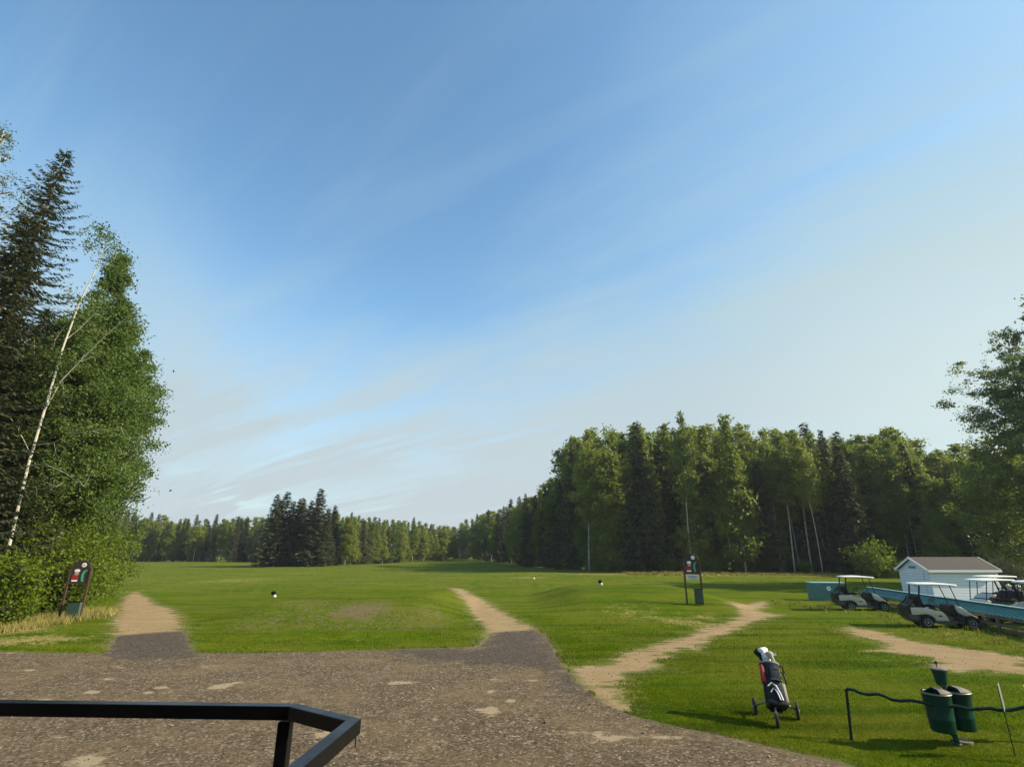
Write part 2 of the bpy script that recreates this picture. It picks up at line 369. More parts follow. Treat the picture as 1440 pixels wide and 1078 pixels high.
def fields(x, y):
    sg = sdist(GRAVEL, x, y); sd = np.full(x.shape, -1e9)
    for p in DIRT: sd = np.maximum(sd, sdist(p, x, y)-(.28 if p is P_S else .06))
    def bl(L_):
        r = np.zeros(x.shape)
        for (a, b, w, h, k) in L_: r = np.maximum(r, k*np.exp(-(((x-a)/w)**2+((y-b)/h)**2)*.9))
        return r
    dry = bl(DRY); bare = bl(BARE)
    # dry strip along the forest edge on the right, dry verge on the far left
    dry = np.maximum(dry, .55*sstep(58, 68, y)*sstep(10, 25, x)*(1-sstep(78, 90, y)))
    dry = np.maximum(dry, .32*sstep(28, 50, y)); bare = np.maximum(bare, .46*sstep(-13, -10, x)*(1-sstep(-3, -1.5, x))*sstep(20.5, 22, y)*(1-sstep(24.5, 26, y)))  # far lawn paled with distance, standing in for grass at a grazing view
    asp = np.maximum(np.clip(.5+sdist(A_1, x, y), 0, 1), np.clip(.5+sdist(A_2, x, y)*.6, 0, 1))
    fields.snd = bl(SND)
    return np.clip(sg, -3, 3), np.clip(sd, -3, 3), dry, asp, bare

def build_ground():
    fa = np.radians(np.arange(-62, 62.01, .19)); ca = np.radians(np.arange(66, 296, 6.0))
    ang = np.concatenate([fa, ca])       # measured from +Y, clockwise
    dep = np.radians(np.concatenate([np.arange(34, 20, -.35), np.arange(20, 1.2, -.085), np.arange(1.2, .42, -.04)]))
    rad = np.concatenate([[1.2, 2.4], H/np.tan(dep), [480, 620, 850, 1300, 2200, 4000]])
    A, Rr = np.meshgrid(ang, rad); x = np.sin(A)*Rr; y = np.cos(A)*Rr
    z = hgt(x, y)*(Rr < 900); n = len(ang); k = len(rad)
    V = np.stack([x.ravel(), y.ravel(), z.ravel()], 1)
    V = np.vstack([V, [[0, 0, hz(0, 0)]]]); F_ = dict(x=V[:, 0], y=V[:, 1])
    sg, sd, dry, asp, bare = fields(V[:, 0], V[:, 1])
    i, j = np.meshgrid(np.arange(k-1), np.arange(n), indexing='ij'); j2 = (j+1) % n
    Q = np.stack([i*n+j, (i+1)*n+j, (i+1)*n+j2, i*n+j2], -1).reshape(-1, 4)[:, ::-1]
    fsg = sg[Q].mean(1); fsd = sd[Q].mean(1)
    snd = fields.snd; isg = fsg > 0; isd = (~isg) & (fsd > 0); isl = ~(isg | isd)
    for nm, mask in (('lawn', isl), ('gravel_lot', isg), ('dirt_path', isd)):
        q = Q[mask]; used, inv = np.unique(q, return_inverse=True); q = inv.reshape(-1, 4)
        vv = V[used]; me = np_mesh(nm, vv, q, True)
        for an, ar in (('sg', sg), ('sd', sd), ('dry', dry), ('asp', asp), ('bare', bare), ('snd', snd)):
            a = me.attributes.new(an, 'FLOAT', 'POINT'); a.data.foreach_set('value', ar[used].astype(np.float32))
        o = link(nm, me, M['ground']); tag(o, kind='structure')
build_ground()

# ------------------------------------------------------------------ grass blades (near lawn)
def blades():
    def zone(x0, x1, y0, y1, dens, hh, ww, seed, f0, f1):
        r = np.random.default_rng(seed); n = int((x1-x0)*(y1-y0)*dens)
        x = r.uniform(x0, x1, n); y = r.uniform(y0, y1, n); sg, sd, dry, asp, bare = fields(x, y)
        nz = .28*np.sin(x*3.1+y*1.7)*np.sin(y*4.3-x*1.1)+.1*np.sin(x*11)*np.sin(y*13)
        dist = np.hypot(x, y); keep = r.random(n) > sstep(f0, f1, dist)*.98
        ok = (sg < -.03+.3*nz) & ((sd < -.05+.6*nz) | (r.random(n) < .02)) & (sg < 0) & (r.random(n) > bare*.9) & keep
        ok &= (np.abs(x) < 1.03*(y*CP-H*SP)+.6) & (y > 7.6)
        x = x[ok]; y = y[ok]; sg = sg[ok]; dry = dry[ok]; bare = bare[ok]; n = len(x)
        lng = 1+1.3*np.exp(-np.abs(sg)/.18)
        h_ = hh*r.uniform(.5, 1.25, n)*lng*(1+.35*np.sin(x*1.7)*np.sin(y*1.3)); w = ww*r.uniform(.7, 1.3, n); a = r.uniform(0, PI, n)
        la = r.uniform(0, 2*PI, n); ll = h_*r.uniform(.2, .9, n); z = hgt(x, y)
        p0 = np.stack([x-np.cos(a)*w, y-np.sin(a)*w, z-.005], 1); p1 = np.stack([x+np.cos(a)*w, y+np.sin(a)*w, z-.005], 1)
        p2 = np.stack([x+np.cos(la)*ll, y+np.sin(la)*ll, z+h_], 1)
        return np.stack([p0, p1, p2], 1).reshape(-1, 3), np.repeat(dry, 3), np.repeat(bare, 3)
    Z = [zone(1.0, 12, 7.6, 13, 3000, .024, .0055, 1, 11.5, 14.5), zone(1.0, 17, 10, 20, 900, .026, .009, 2, 14, 22), zone(-24, 22, 15, 30, 260, .030, .014, 3, 19, 32)]
    # taller straw at the left verge and under the shrubs, weeds along the gravel
    def tall(x0, x1, y0, y1, n, hh, ww, dr, seed):
        r = np.random.default_rng(seed); k = r.integers(0, max(3, n//14), n); cx = r.uniform(x0, x1, n//14+3)[k]; cy = r.uniform(y0, y1, n//14+3)[k]
        x = cx+r.normal(size=n)*.09; y = cy+r.normal(size=n)*.09; sg, sd, *_ = fields(x, y); ok = (sg < -.02) & (sd < 0); x = x[ok]; y = y[ok]; m_ = len(x)
        h_ = hh*r.uniform(.3, 1.2, m_); a = r.uniform(0, PI, m_); la = r.uniform(0, 2*PI, m_); ll = h_*r.uniform(.2, .8, m_); z = hgt(x, y)
        p0 = np.stack([x-np.cos(a)*ww, y-np.sin(a)*ww, z-.005], 1); p1 = np.stack([x+np.cos(a)*ww, y+np.sin(a)*ww, z-.005], 1); p2 = np.stack([x+np.cos(la)*ll, y+np.sin(la)*ll, z+h_], 1)
        return np.stack([p0, p1, p2], 1).reshape(-1, 3), np.full(m_*3, dr), np.zeros(m_*3)
    Z += [tall(-26, -18.3, 19.5, 28, 16000, .30, .012, .9, 11), tall(-22, -18.5, 21, 26, 5000, .16, .010, .2, 12), tall(-14, 20, 17, 24, 5000, .09, .010, .3, 13), tall(2, 9, 8, 16, 3500, .07, .005, .15, 14),
          tall(14, 45, 66, 73, 9000, .30, .035, .6, 15), tall(15, 24, 14, 34, 6000, .18, .012, .5, 16)]
    V = np.vstack([z[0] for z in Z]); f = np.arange(len(V)).reshape(-1, 3); me = np_mesh('grass', V, f)
    for k, nm in ((1, 'dry'), (2, 'bare')):
        a = me.attributes.new(nm, 'FLOAT', 'POINT'); a.data.foreach_set('value', np.concatenate([z[k] for z in Z]).astype(np.float32))
    o = link('grass', me, M['blade']); tag(o, kind='stuff', label='short green mown grass along the gravel edge', cat='grass')
def blade_mat():
    m, nt, ns, L = newmat('grass_blade'); g = N(nt, 'ShaderNodeNewGeometry')
    def attr(n):
        a = N(nt, 'ShaderNodeAttribute'); a.attribute_name = n; return a.outputs['Fac']
    c = grass_colour(nt, g.outputs['Position'], attr('dry'), attr('bare'))
    hs = N(nt, 'ShaderNodeHueSaturation'); L.new(c, hs.inputs['Color']); L.new(remap(nt, g.outputs['Random Per Island'], 0, 1, .9, 1.75, False), hs.inputs['Value']); c = hs.outputs[0]
    d = N(nt, 'ShaderNodeBsdfDiffuse'); L.new(c, d.inputs[0]); t = N(nt, 'ShaderNodeBsdfTranslucent'); L.new(c, t.inputs[0])
    mx = N(nt, 'ShaderNodeMixShader'); mx.inputs[0].default_value = .35; L.new(d.outputs[0], mx.inputs[1]); L.new(t.outputs[0], mx.inputs[2])
    o = N(nt, 'ShaderNodeOutputMaterial'); L.new(mx.outputs[0], o.inputs[0]); return m
M['blade'] = blade_mat()
blades()

def pebbles():
    r = np.random.default_rng(21); n = 15000; x = r.uniform(-16, 11, n); y = 7.4+r.random(n)**1.5*12; sg, sd, *_ = fields(x, y)
    ok = (sg > .03) | (sd > .1); x = x[ok]; y = y[ok]; n = len(x); z = hgt(x, y); s_ = r.gamma(2.0, .0030, n)+.003
    o8 = np.array([[1, 0, 0], [0, 1, 0], [-1, 0, 0], [0, -1, 0], [0, 0, .7], [0, 0, -.7]])[None]+r.normal(size=(n, 6, 3))*.22
    V = o8*s_[:, None, None]+np.stack([x, y, z+s_*.2], 1)[:, None, :]; F8 = np.array([[0, 1, 4], [1, 2, 4], [2, 3, 4], [3, 0, 4], [1, 0, 5], [2, 1, 5], [3, 2, 5], [0, 3, 5]])
    Fq = (np.arange(n)*6)[:, None, None]+F8[None]; m, nt, ns, L = newmat('loose_stone'); g = N(nt, 'ShaderNodeNewGeometry'); b = N(nt, 'ShaderNodeBsdfPrincipled')
    L.new(mixc(nt, g.outputs['Random Per Island'], (.09, .07, .05), (.27, .22, .16)), b.inputs['Base Color']); b.inputs['Roughness'].default_value = .9
    o = N(nt, 'ShaderNodeOutputMaterial'); L.new(b.outputs[0], o.inputs[0])
    ob = link('loose_stones', np_mesh('loose_stones', V.reshape(-1, 3), Fq.reshape(-1, 3)), m); tag(ob, 'small loose stones scattered over the gravel yard', 'stones', kind='stuff')
pebbles()

# ------------------------------------------------------------------ vegetation
def unit(v): return v/np.maximum(np.linalg.norm(v, axis=-1, keepdims=True), 1e-9)
def rhombs(c, u, v):
    "quads with centre c and half axes u, v"
    n = len(c); V = np.stack([c-u, c-v, c+u, c+v], 1).reshape(-1, 3); return V, np.arange(4*n).reshape(-1, 4)
def leaf_cloud(cents, size, rng, flat=.55):
    n = len(cents); a = unit(rng.normal(size=(n, 3))); nrm = unit(rng.normal(size=(n, 3))+np.array([0, 0, flat]))
    u = unit(np.cross(nrm, a)); v = np.cross(nrm, u); s = size*rng.uniform(.6, 1.3, (n, 1))
    return rhombs(cents, u*s, v*s*.62)
def merge(parts):
    V = []; Fq = []; b = 0
    for v, f in parts: V.append(v); Fq.append(f+b); b += len(v)
    return np.vstack(V), np.vstack(Fq)

def spruce_mesh(h, r, seed, step=.36, nb=8, per=9, spray=.30, bare=.06, ragged=.25):
    rng = np.random.default_rng(seed); C = []; D = []; S = []
    tr = MB(); lean = rng.normal(size=2)*.01
    zs = np.linspace(0, h, 7); tr.tube([(lean[0]*z, lean[1]*z, z-.1) for z in zs], [max(.012, .011*h*(1-z/h*.97)) for z in zs], 7)
    z = h*bare
    while z < h*.985:
        t = z/h; L0 = r*((1-t)**.82)*(1.0 if t > .12 else .72+2.3*t)+.06
        n = max(4, int(nb*(1-.45*t))); a0 = rng.uniform(0, 2*PI)
        for k in range(n):
            if rng.random() < .07: continue
            a = a0+2*PI*k/n+rng.normal()*.22; Ln = L0*(1+rng.normal()*ragged*.6); Ln = max(.08, min(Ln, L0*1.35))
            zz = z+rng.uniform(-.5, .5)*step; m = max(2, int(per*Ln/max(r, .1))+2)
            s = (np.arange(m)+rng.random(m))/m; s = s**.8
            droop = -.30*(1-t)*Ln; up = .22*Ln
            if t > .8: droop = .25*Ln
            px_ = np.cos(a)*s*Ln; py_ = np.sin(a)*s*Ln; pz = zz+droop*s+up*s**3
            c = np.stack([px_+lean[0]*zz, py_+lean[1]*zz, pz], 1); d = np.tile([np.cos(a), np.sin(a), -.25*(1-t)], (m, 1))
            C.append(c); D.append(d); S.append(np.full(m, 1-.45*t)*(1.1-.5*s))
            if Ln > .8 and k % 2 == 0: tr.tube([(lean[0]*zz, lean[1]*zz, zz), (np.cos(a)*Ln*.6, np.sin(a)*Ln*.6, zz+droop*.6+up*.2)], [.012+.006*Ln, .006], 3, False)
        z += step*(1-.45*t)
    C = np.vstack(C); D = np.vstack(D); S = np.concatenate(S)
    rep = 3; C = np.repeat(C, rep, 0); D = np.repeat(D, rep, 0); S = np.repeat(S, rep); n = len(C)
    side = np.stack([-D[:, 1], D[:, 0], np.zeros(n)], 1)*rng.uniform(-1.1, 1.1, (n, 1))
    d = unit(D*.8+side+rng.normal(size=(n, 3))*.22+np.array([0, 0, -.32])); L_ = spray*S*rng.uniform(.6, 1.35, n)
    w = unit(np.cross(d, rng.normal(size=(n, 3))*.5+np.array([0, 0, 1.0])))
    c = C+d*L_[:, None]*.6+rng.normal(size=(n, 3))*spray*.10
    V, Fq = rhombs(c, d*L_[:, None], w*(L_*.27)[:, None])
    return tr, (V, Fq)

def aspen_mesh(h, r, seed, base=.3, nl=9000, leaf=.16, limbs=26, cl=.42, sparse=0.0, shape='oval', off=(0, 0), bend=.02, tops=1.0, rt=None, sub=5, up=.5):
    rng = np.random.default_rng(seed); tr = MB()
    bx, by = rng.normal(size=2)*bend
    def axis(z): t = z/h; return np.array([bx*h*t*t+off[0]*t*.0+.15*math.sin(t*5+seed), by*h*t*t+.12*math.cos(t*4+seed), z])
    rt = rt or .0095*h
    zs = np.linspace(0, h*.96, 12); tr.tube([axis(z)-np.array([0, 0, .1 if z == 0 else 0]) for z in zs], [max(.012, rt*(1-.93*z/h)) for z in zs], 8)
    pts = []; wts = []; sc2 = []
    for i in range(limbs):
        t = base+(1-base)*((i+rng.random())/limbs)*.97; z0 = h*t; p0 = axis(z0*.97)
        tt = (t-base)/(1-base)
        if shape == 'oval': env = r*(.55+.45*math.sin(PI*min(1, tt*1.15+.12)))*(1.0 if tt < .55 else max(.10, 1-((tt-.55)/.45)**1.3*.92))
        elif shape == 'column': env = r*(.62+.38*math.sin(PI*tt))*(1.0 if tt < .7 else max(.2, 1-((tt-.7)/.3)**1.3*.85))
        else: env = r*max(.15, 1-tt**1.2)
        a = i*2.399+rng.normal()*.5; L0 = env*rng.uniform(.6, 1.18); rise = L0*rng.uniform(.5, 1.6)*up+(.9 if tt > .8 else 0)
        p3 = p0+np.array([math.cos(a)*L0+off[0], math.sin(a)*L0+off[1], rise]); mid = (p0+p3)/2+np.array([0, 0, -.12*L0])+rng.normal(size=3)*.1*L0
        rl = max(.01, rt*.30*(1-t*.6)); tr.tube([p0, mid, p3], [rl, rl*.6, .006], 5, False)
        for q in range(sub):
            ek = max(.25, min(1, env/r))
            s = rng.uniform(.3, 1.05); b = p0*(1-s)**2+2*mid*s*(1-s)+p3*s*s if s <= 1 else p3
            e = b+rng.normal(size=3)*np.array([1, 1, .8])*env*.24; hx = np.array([off[0], off[1]]); rad_ = np.linalg.norm(e[:2]-p0[:2]-hx); k_ = min(1.0, 1.08*env/max(rad_, 1e-6)); e[:2] = (e[:2]-p0[:2]-hx)*k_+p0[:2]+hx; pts.append(e); wts.append((.6+.8*rng.random())*ek**1.3); sc2.append(.45+.55*ek)
            if q < 3: tr.tube([b, e], [rl*.3, .004], 3, False)
    pts = np.array(pts); wts = np.array(wts); wts *= (rng.random(len(wts)) > sparse)
    idx = rng.choice(len(pts), nl, p=wts/wts.sum())
    sc_ = (cl*rng.uniform(.5, 1.4, len(pts))*np.array(sc2))[idx][:, None]
    c = pts[idx]+rng.normal(size=(nl, 3))*sc_*np.array([1, 1, .62])
    c = c[c[:, 2] > .25]
    return tr, leaf_cloud(c, leaf, rng)
def bush_mesh(h, r, seed, nl=5000, leaf=.10, stems=14, cl=.32):
    rng = np.random.default_rng(seed); tr = MB(); pts = []
    for i in range(stems):
        a = rng.uniform(0, 2*PI); L0 = r*math.sqrt(rng.random())*.9; zt = h*(1-.45*(L0/r)**2)*rng.uniform(.7, 1)
        p0 = np.array([math.cos(a)*L0*.2, math.sin(a)*L0*.2, -.05]); p1 = np.array([math.cos(a)*L0, math.sin(a)*L0, zt])
        mid = (p0+p1)/2+np.array([math.cos(a), math.sin(a), 0])*.05*h; tr.tube([p0, mid, p1], [.03*h/4+.008, .012, .005], 4, False)
        for q in range(9):
            s = rng.uniform(.18, 1.02); b = p0*(1-s)**2+2*mid*s*(1-s)+p1*s*s; pts.append(b+rng.normal(size=3)*r*.17)
    pts = np.array(pts); idx = rng.integers(0, len(pts), nl); c = pts[idx]+rng.normal(size=(nl, 3))*cl*np.array([1, 1, .7])
    c = c[c[:, 2] > .05]; return tr, leaf_cloud(c, leaf, rng)

PROTO = {}
def proto(key, gen, bark, leafm):
    tr, (V, Fq) = gen
    tme = bpy.data.meshes.new(key+'_trunk'); tme.from_pydata(tr.v, [], tr.f); tme.materials.append(M[bark]); tme.polygons.foreach_set('use_smooth', [True]*len(tr.f)); tme.update()
    cme = np_mesh(key+'_crown', V, Fq); cme.materials.append(M[leafm]); PROTO[key] = (tme, cme)
for i in range(5): proto('spruce%d' % i, spruce_mesh(12, [1.9, 2.3, 1.6, 2.1, 1.4][i], 10+i, nb=10, per=10, spray=.40), 'bark_dark', 'spruce')
for i in range(5): proto('aspen%d' % i, aspen_mesh(16, [2.1, 1.8, 2.4, 2.0, 1.7][i], 30+i, base=[.30, .18, .36, .24, .2][i], nl=11500, leaf=.15, limbs=40, cl=.34, shape=['oval', 'column', 'oval', 'column', 'cone'][i], sub=6, up=1.0, rt=.11), 'bark_pale', 'aspen')
for i in range(3): proto('bare%d' % i, aspen_mesh(16, [1.5, 1.8, 1.3][i], 50+i, base=[.50, .44, .55][i], nl=6500, leaf=.15, cl=.34, limbs=30, up=1.0, rt=.095, bend=.05), 'bark_pale', 'aspen')
for i in range(3): proto('low%d' % i, aspen_mesh(13, [2.0, 1.7, 2.2][i], 60+i, base=.05, nl=11500, leaf=.15, cl=.36, shape=['column', 'cone', 'cone'][i], limbs=46, up=.9, rt=.09, sub=6), 'bark_pale', 'aspen')
for i in range(3): proto('bush%d' % i, bush_mesh(3, [1.6, 1.3, 1.9][i], 70+i, nl=2600, leaf=.12), 'stem', ['aspen', 'bright', 'aspen'][i])
PH = dict(spruce=12, aspen=16, bare=16, low=13, bush=3)
rnd = random.Random(3)
def plant(kind, x, y, h, label, group, name=None, wide=1.0):
    keys = [k for k in PROTO if k.rstrip('0123456789') == kind]; key = rnd.choice(keys); tme, cme = PROTO[key]
    nm = name or dict(spruce='spruce_tree', aspen='aspen_tree', bare='aspen_tree', low='aspen_tree', bush='shrub')[kind]
    cat = dict(spruce='spruce tree', aspen='aspen tree', bare='aspen tree', low='aspen tree', bush='shrub')[kind]
    o = empty(nm, (x, y, hz(x, y)-.05), rnd.uniform(0, 2*PI)); s = h/PH[kind]; w = s**.75*wide*rnd.uniform(.88, 1.15)
    if kind == 'spruce': w = s**.6*wide*rnd.uniform(.85, 1.1)
    o.scale = (w, w, s)
    link('trunk' if kind != 'bush' else 'stem', tme, None, o); link('crown' if kind != 'bush' else 'foliage', cme, None, o)
    return tag(o, label, cat, group)

# skyline of the photograph: top of the trees at a horizontal place, used to size them
def interp(tab, x): return float(np.interp(x, [t[0] for t in tab], [t[1] for t in tab]))
SKY = [(-60, 716), (100, 716), (150, 718), (200, 722), (260, 726), (300, 730), (350, 732), (380, 728), (480, 722), (500, 725), (560, 732), (620, 738), (650, 742), (665, 728), (700, 716), (735, 708), (760, 688), (785, 672),
       (800, 612), (830, 606), (870, 606), (900, 600), (940, 600), (1000, 600), (1030, 602), (1060, 612), (1110, 608), (1150, 614), (1200, 616), (1250, 612), (1290, 632), (1330, 632), (1370, 640), (1440, 640), (1600, 640)]
def row(pts, n, tops, mix, label, group, jit=3, hj=(.78, 1.0), wide=1.0):
    "n trees along a line given as (px, Y) knots"
    for i in range(n):
        t = (i+rnd.uniform(.15, .85))/n; px = pts[0][0]+(pts[-1][0]-pts[0][0])*t
        Y = interp(pts, px)+rnd.uniform(-jit, jit)*.5; top = interp(tops, px-(px-720)*.075); h = ZT(top, Y)*rnd.uniform(*hj)
        k = rnd.choices(list(mix), list(mix.values()))[0]
        if px < 1040 and k in ('bare', 'aspen') and Y < interp([(780, 100), (1040, 83)], px): k = 'low'
        if k == 'spruce': h *= rnd.choice([.82, .95, 1.05, 1.12])
        lab = label[0] if k == 'spruce' else label[1]; gp_ = group[0] if k == 'spruce' else group[1]
        plant(k, XY(px, Y), Y, h, lab, gp_, wide=wide)
# far wood on the left
LL = ('dark spruce in the distant even tree line behind the left half of the lawn', 'light green aspen in the distant even tree line behind the left half of the lawn')
GL = ('spruces of the distant left tree line', 'aspens of the distant left tree line')
row([(40, 158), (390, 150)], 46, SKY, dict(spruce=.30, aspen=.2, low=.5), LL, GL, 5, (.78, 1.0), 1.0)
row([(30, 168), (400, 160)], 34, SKY, dict(spruce=.5, aspen=.5), LL, GL, 6, (.96, 1.08), 1.15)
LC = ('dark spruce in the low distant tree line between the spruce clump and the gap', 'light green aspen in the low distant tree line right of the spruce clump')
GC = ('spruces of the distant middle tree line', 'aspens of the distant middle tree line')
row([(80, 178), (640, 215)], 44, SKY, dict(spruce=.3, low=.7), LL, GL, 8, (.8, 1.02), 1.5)
row([(470, 125), (520, 138), (640, 178)], 26, SKY, dict(spruce=.3, aspen=.1, low=.6), LC, GC, 5, (.8, 1.0))
row([(460, 150), (660, 200)], 24, SKY, dict(spruce=.45, aspen=.55), LC, GC, 6, (.96, 1.06), 1.15)
row([(618, 215), (690, 225)], 10, SKY, dict(spruce=.4, aspen=.6), LC, GC, 6, (.96, 1.06), 1.2)
# spruce clump standing forward
for px, Y, top, lab in ((389, 103, 697, 'leftmost spruce of the clump standing forward in the far lawn'), (402, 104, 693, 'second spruce from the left in the forward spruce clump'), (412, 107, 706, None), (421, 105, 703, None), (430, 108, 702, None), (438, 105, 705, None),
                        (446, 108, 708, None), (453, 103, 689, 'tallest spruce, near the right end of the forward spruce clump'), (463, 107, 716, None), (472, 112, 712, 'rightmost dark spire of the forward spruce clump'), (396, 110, 705, None), (426, 111, 709, None)):
    px += (px-720)/(top+1721)*(798-top); plant('spruce', XY(px, Y), Y, ZT(top, Y)*1.02, lab or 'dark spruce in the middle of the clump standing forward in the far lawn', 'spruces of the forward clump', wide=1.45)
for px, Y, top in ((484, 112, 728), (492, 114, 733)): plant('low', XY(px, Y), Y, ZT(top, Y), 'bright green young aspen at the right foot of the spruce clump', 'young aspens beside the spruce clump', wide=1.0)
# right wood: front edge
LR = ('dark spruce in the tall wood on the right, among the aspens', 'tall green aspen in the tall wood on the right')
GR = ('spruces of the tall right wood', 'aspens of the tall right wood')
LM = ('dark spruce where the right wood steps down towards the gap', 'dark green aspen where the right wood steps down towards the gap')
GM = ('spruces at the low end of the right wood', 'aspens at the low end of the right wood')
row([(662, 190), (700, 150), (740, 118), (792, 96)], 24, SKY, dict(spruce=.4, aspen=.25, low=.35), LM, GM, 4, (.85, 1.0))
row([(668, 205), (700, 165), (740, 130), (795, 104)], 16, SKY, dict(spruce=.4, aspen=.6), LM, GM, 4, (.97, 1.05), 1.2)
row([(798, 92), (860, 82), (1000, 78), (1250, 74), (1400, 66), (1500, 60)], 40, SKY, dict(spruce=.28, aspen=.3, low=.14, bare=.28), LR, GR, 3, (.70, .99), .95)
row([(800, 98), (860, 88), (1000, 84), (1250, 80), (1500, 66)], 38, SKY, dict(spruce=.2, aspen=.65, bare=.15), LR, GR, 4, (.84, 1.04), 1.1)
row([(800, 106), (860, 97), (1000, 92), (1250, 87), (1500, 74)], 28, SKY, dict(spruce=.15, aspen=.85), LR, GR, 5, (.95, 1.06), 1.3)
row([(820, 120), (1500, 90)], 20, SKY, dict(aspen=.7, low=.3), LR, GR, 6, (.9, 1.02), 1.5)
for kind, px, Y, top, w, lab in (('spruce', 893, 77, 594, 1.25, 'tall blackish spruce with a pointed top at the middle of the right wood edge'),
        ('aspen', 822, 84, 606, 1.0, 'aspen with a broken airy top at the high left corner of the right wood'),
        ('bare', 953, 75, 582, .85, 'tall aspen with a thin bare pale trunk behind the post sign'),
        ('low', 1022, 73, 588, .95, 'sunlit aspen leafy almost to the ground right of the post sign'),
        ('spruce', 1062, 74, 648, 1.25, 'brownish green spruce left of the pale bare trunks in the right wood'),
        ('spruce', 1178, 70, 622, 1.45, 'broad spruce with sunlit right side behind the first golf cart'),
        ('spruce', 741, 108, 692, .8, 'single thin spruce spire sticking up at the low end of the right wood'),
        ('bare', 1090, 73, 614, .9, 'leaning pale trunk aspen, leftmost of the bare trunk trio in the right wood'),
        ('bare', 1112, 74, 608, .85, 'middle of the bare pale trunk aspens in the right wood'),
        ('bare', 1124, 72, 612, .85, 'rightmost of the bare pale trunk aspens, left of the broad spruce'),
        ('aspen', 1252, 74, 602, 1.0, 'aspen whose top rises highest behind the white shed'),
        ('low', 1300, 66, 690, 1.2, 'yellow green young aspen behind the ridge of the white shed'),
        ('bare', 1076, 74, 632, .7, 'thin pale trunk aspen at the left end of the row of bare trunks'),
        ('bare', 1100, 76, 640, .7, 'thin pale trunk aspen in the middle of the row of bare trunks, set back'),
        ('bare', 1133, 75, 620, .7, 'thin pale trunk aspen touching the broad spruce on its left side'),
        ('bare', 1263, 70, 660, .7, 'slim leaning pale trunk aspen just left of the shed')):
    px += (px-720)/(top+1721)*(800-top); plant(kind, XY(px, Y), Y, ZT(top, Y), lab, None, wide=w)
row([(785, 118), (1500, 100)], 40, [(780, 735), (1500, 735)], dict(low=.8, spruce=.2), LR, GR, 8, (.7, 1.1), 1.8)
row([(660, 215), (800, 125)], 12, [(650, 748), (800, 725)], dict(low=.8, spruce=.2), LM, GM, 8, (.7, 1.1), 1.8)
for i in range(46):
    px = rnd.uniform(790, 1400); Y = interp([(790, 94), (860, 80), (1000, 76), (1250, 70), (1400, 62)], px); 
    plant('bush', XY(px, Y), Y, rnd.uniform(1.2, 3.2), 'low dark shrub at the foot of the tall right wood', 'undergrowth shrubs along the right wood')
# yellow green shrub beside the shed
def single(nm, gen, bark, leafm, x, y, label, cat, z=None):
    proto(nm, gen, bark, leafm); t, c = PROTO[nm]; o = empty(cat.replace(' ', '_'), (x, y, hz(x, y)-.05 if z is None else z))
    link('trunk' if 'tree' in cat else 'stem', t, None, o); link('crown' if 'tree' in cat else 'foliage', c, None, o); return tag(o, label, cat)
single('sh1', bush_mesh(4.0, 2.7, 80, nl=4200, leaf=.14, stems=11, cl=.42), 'stem', 'bright', XY(1240, 64), 64, 'rounded yellow green shrub at the wood edge just left of the shed', 'shrub')
single('sh2', bush_mesh(2.2, 3.0, 81, nl=6000, leaf=.10, stems=24, cl=.35), 'stem', 'dryleaf', XY(1425, 44), 44, 'straw coloured dry shrub behind the right end of the shed', 'shrub')
# big trees on the right edge
single('rt1', aspen_mesh(22.8, 5.0, 90, base=.2, nl=42000, leaf=.10, limbs=70, cl=.36, sparse=.15, sub=8, up=.8, rt=.16), 'bark_dark', 'pale_green', XY(1512, 45), 45, 'big airy aspen at the right edge, sky showing through its top', 'aspen tree')
single('rt2', aspen_mesh(26, 4.4, 91, base=.2, nl=30000, leaf=.12, limbs=54, cl=.4, sparse=.1, sub=7, up=.8), 'bark_dark', 'aspen_near', XY(1600, 43), 43, 'big dark aspen cut off by the right edge of the picture', 'aspen tree')
single('rt3', aspen_mesh(13, 3.4, 92, base=.08, nl=20000, leaf=.13, limbs=40, cl=.5, sub=6, shape='column'), 'bark_pale', 'aspen', XY(1440, 50), 50, 'shorter bushy aspen behind the right end of the shed roof', 'aspen tree')
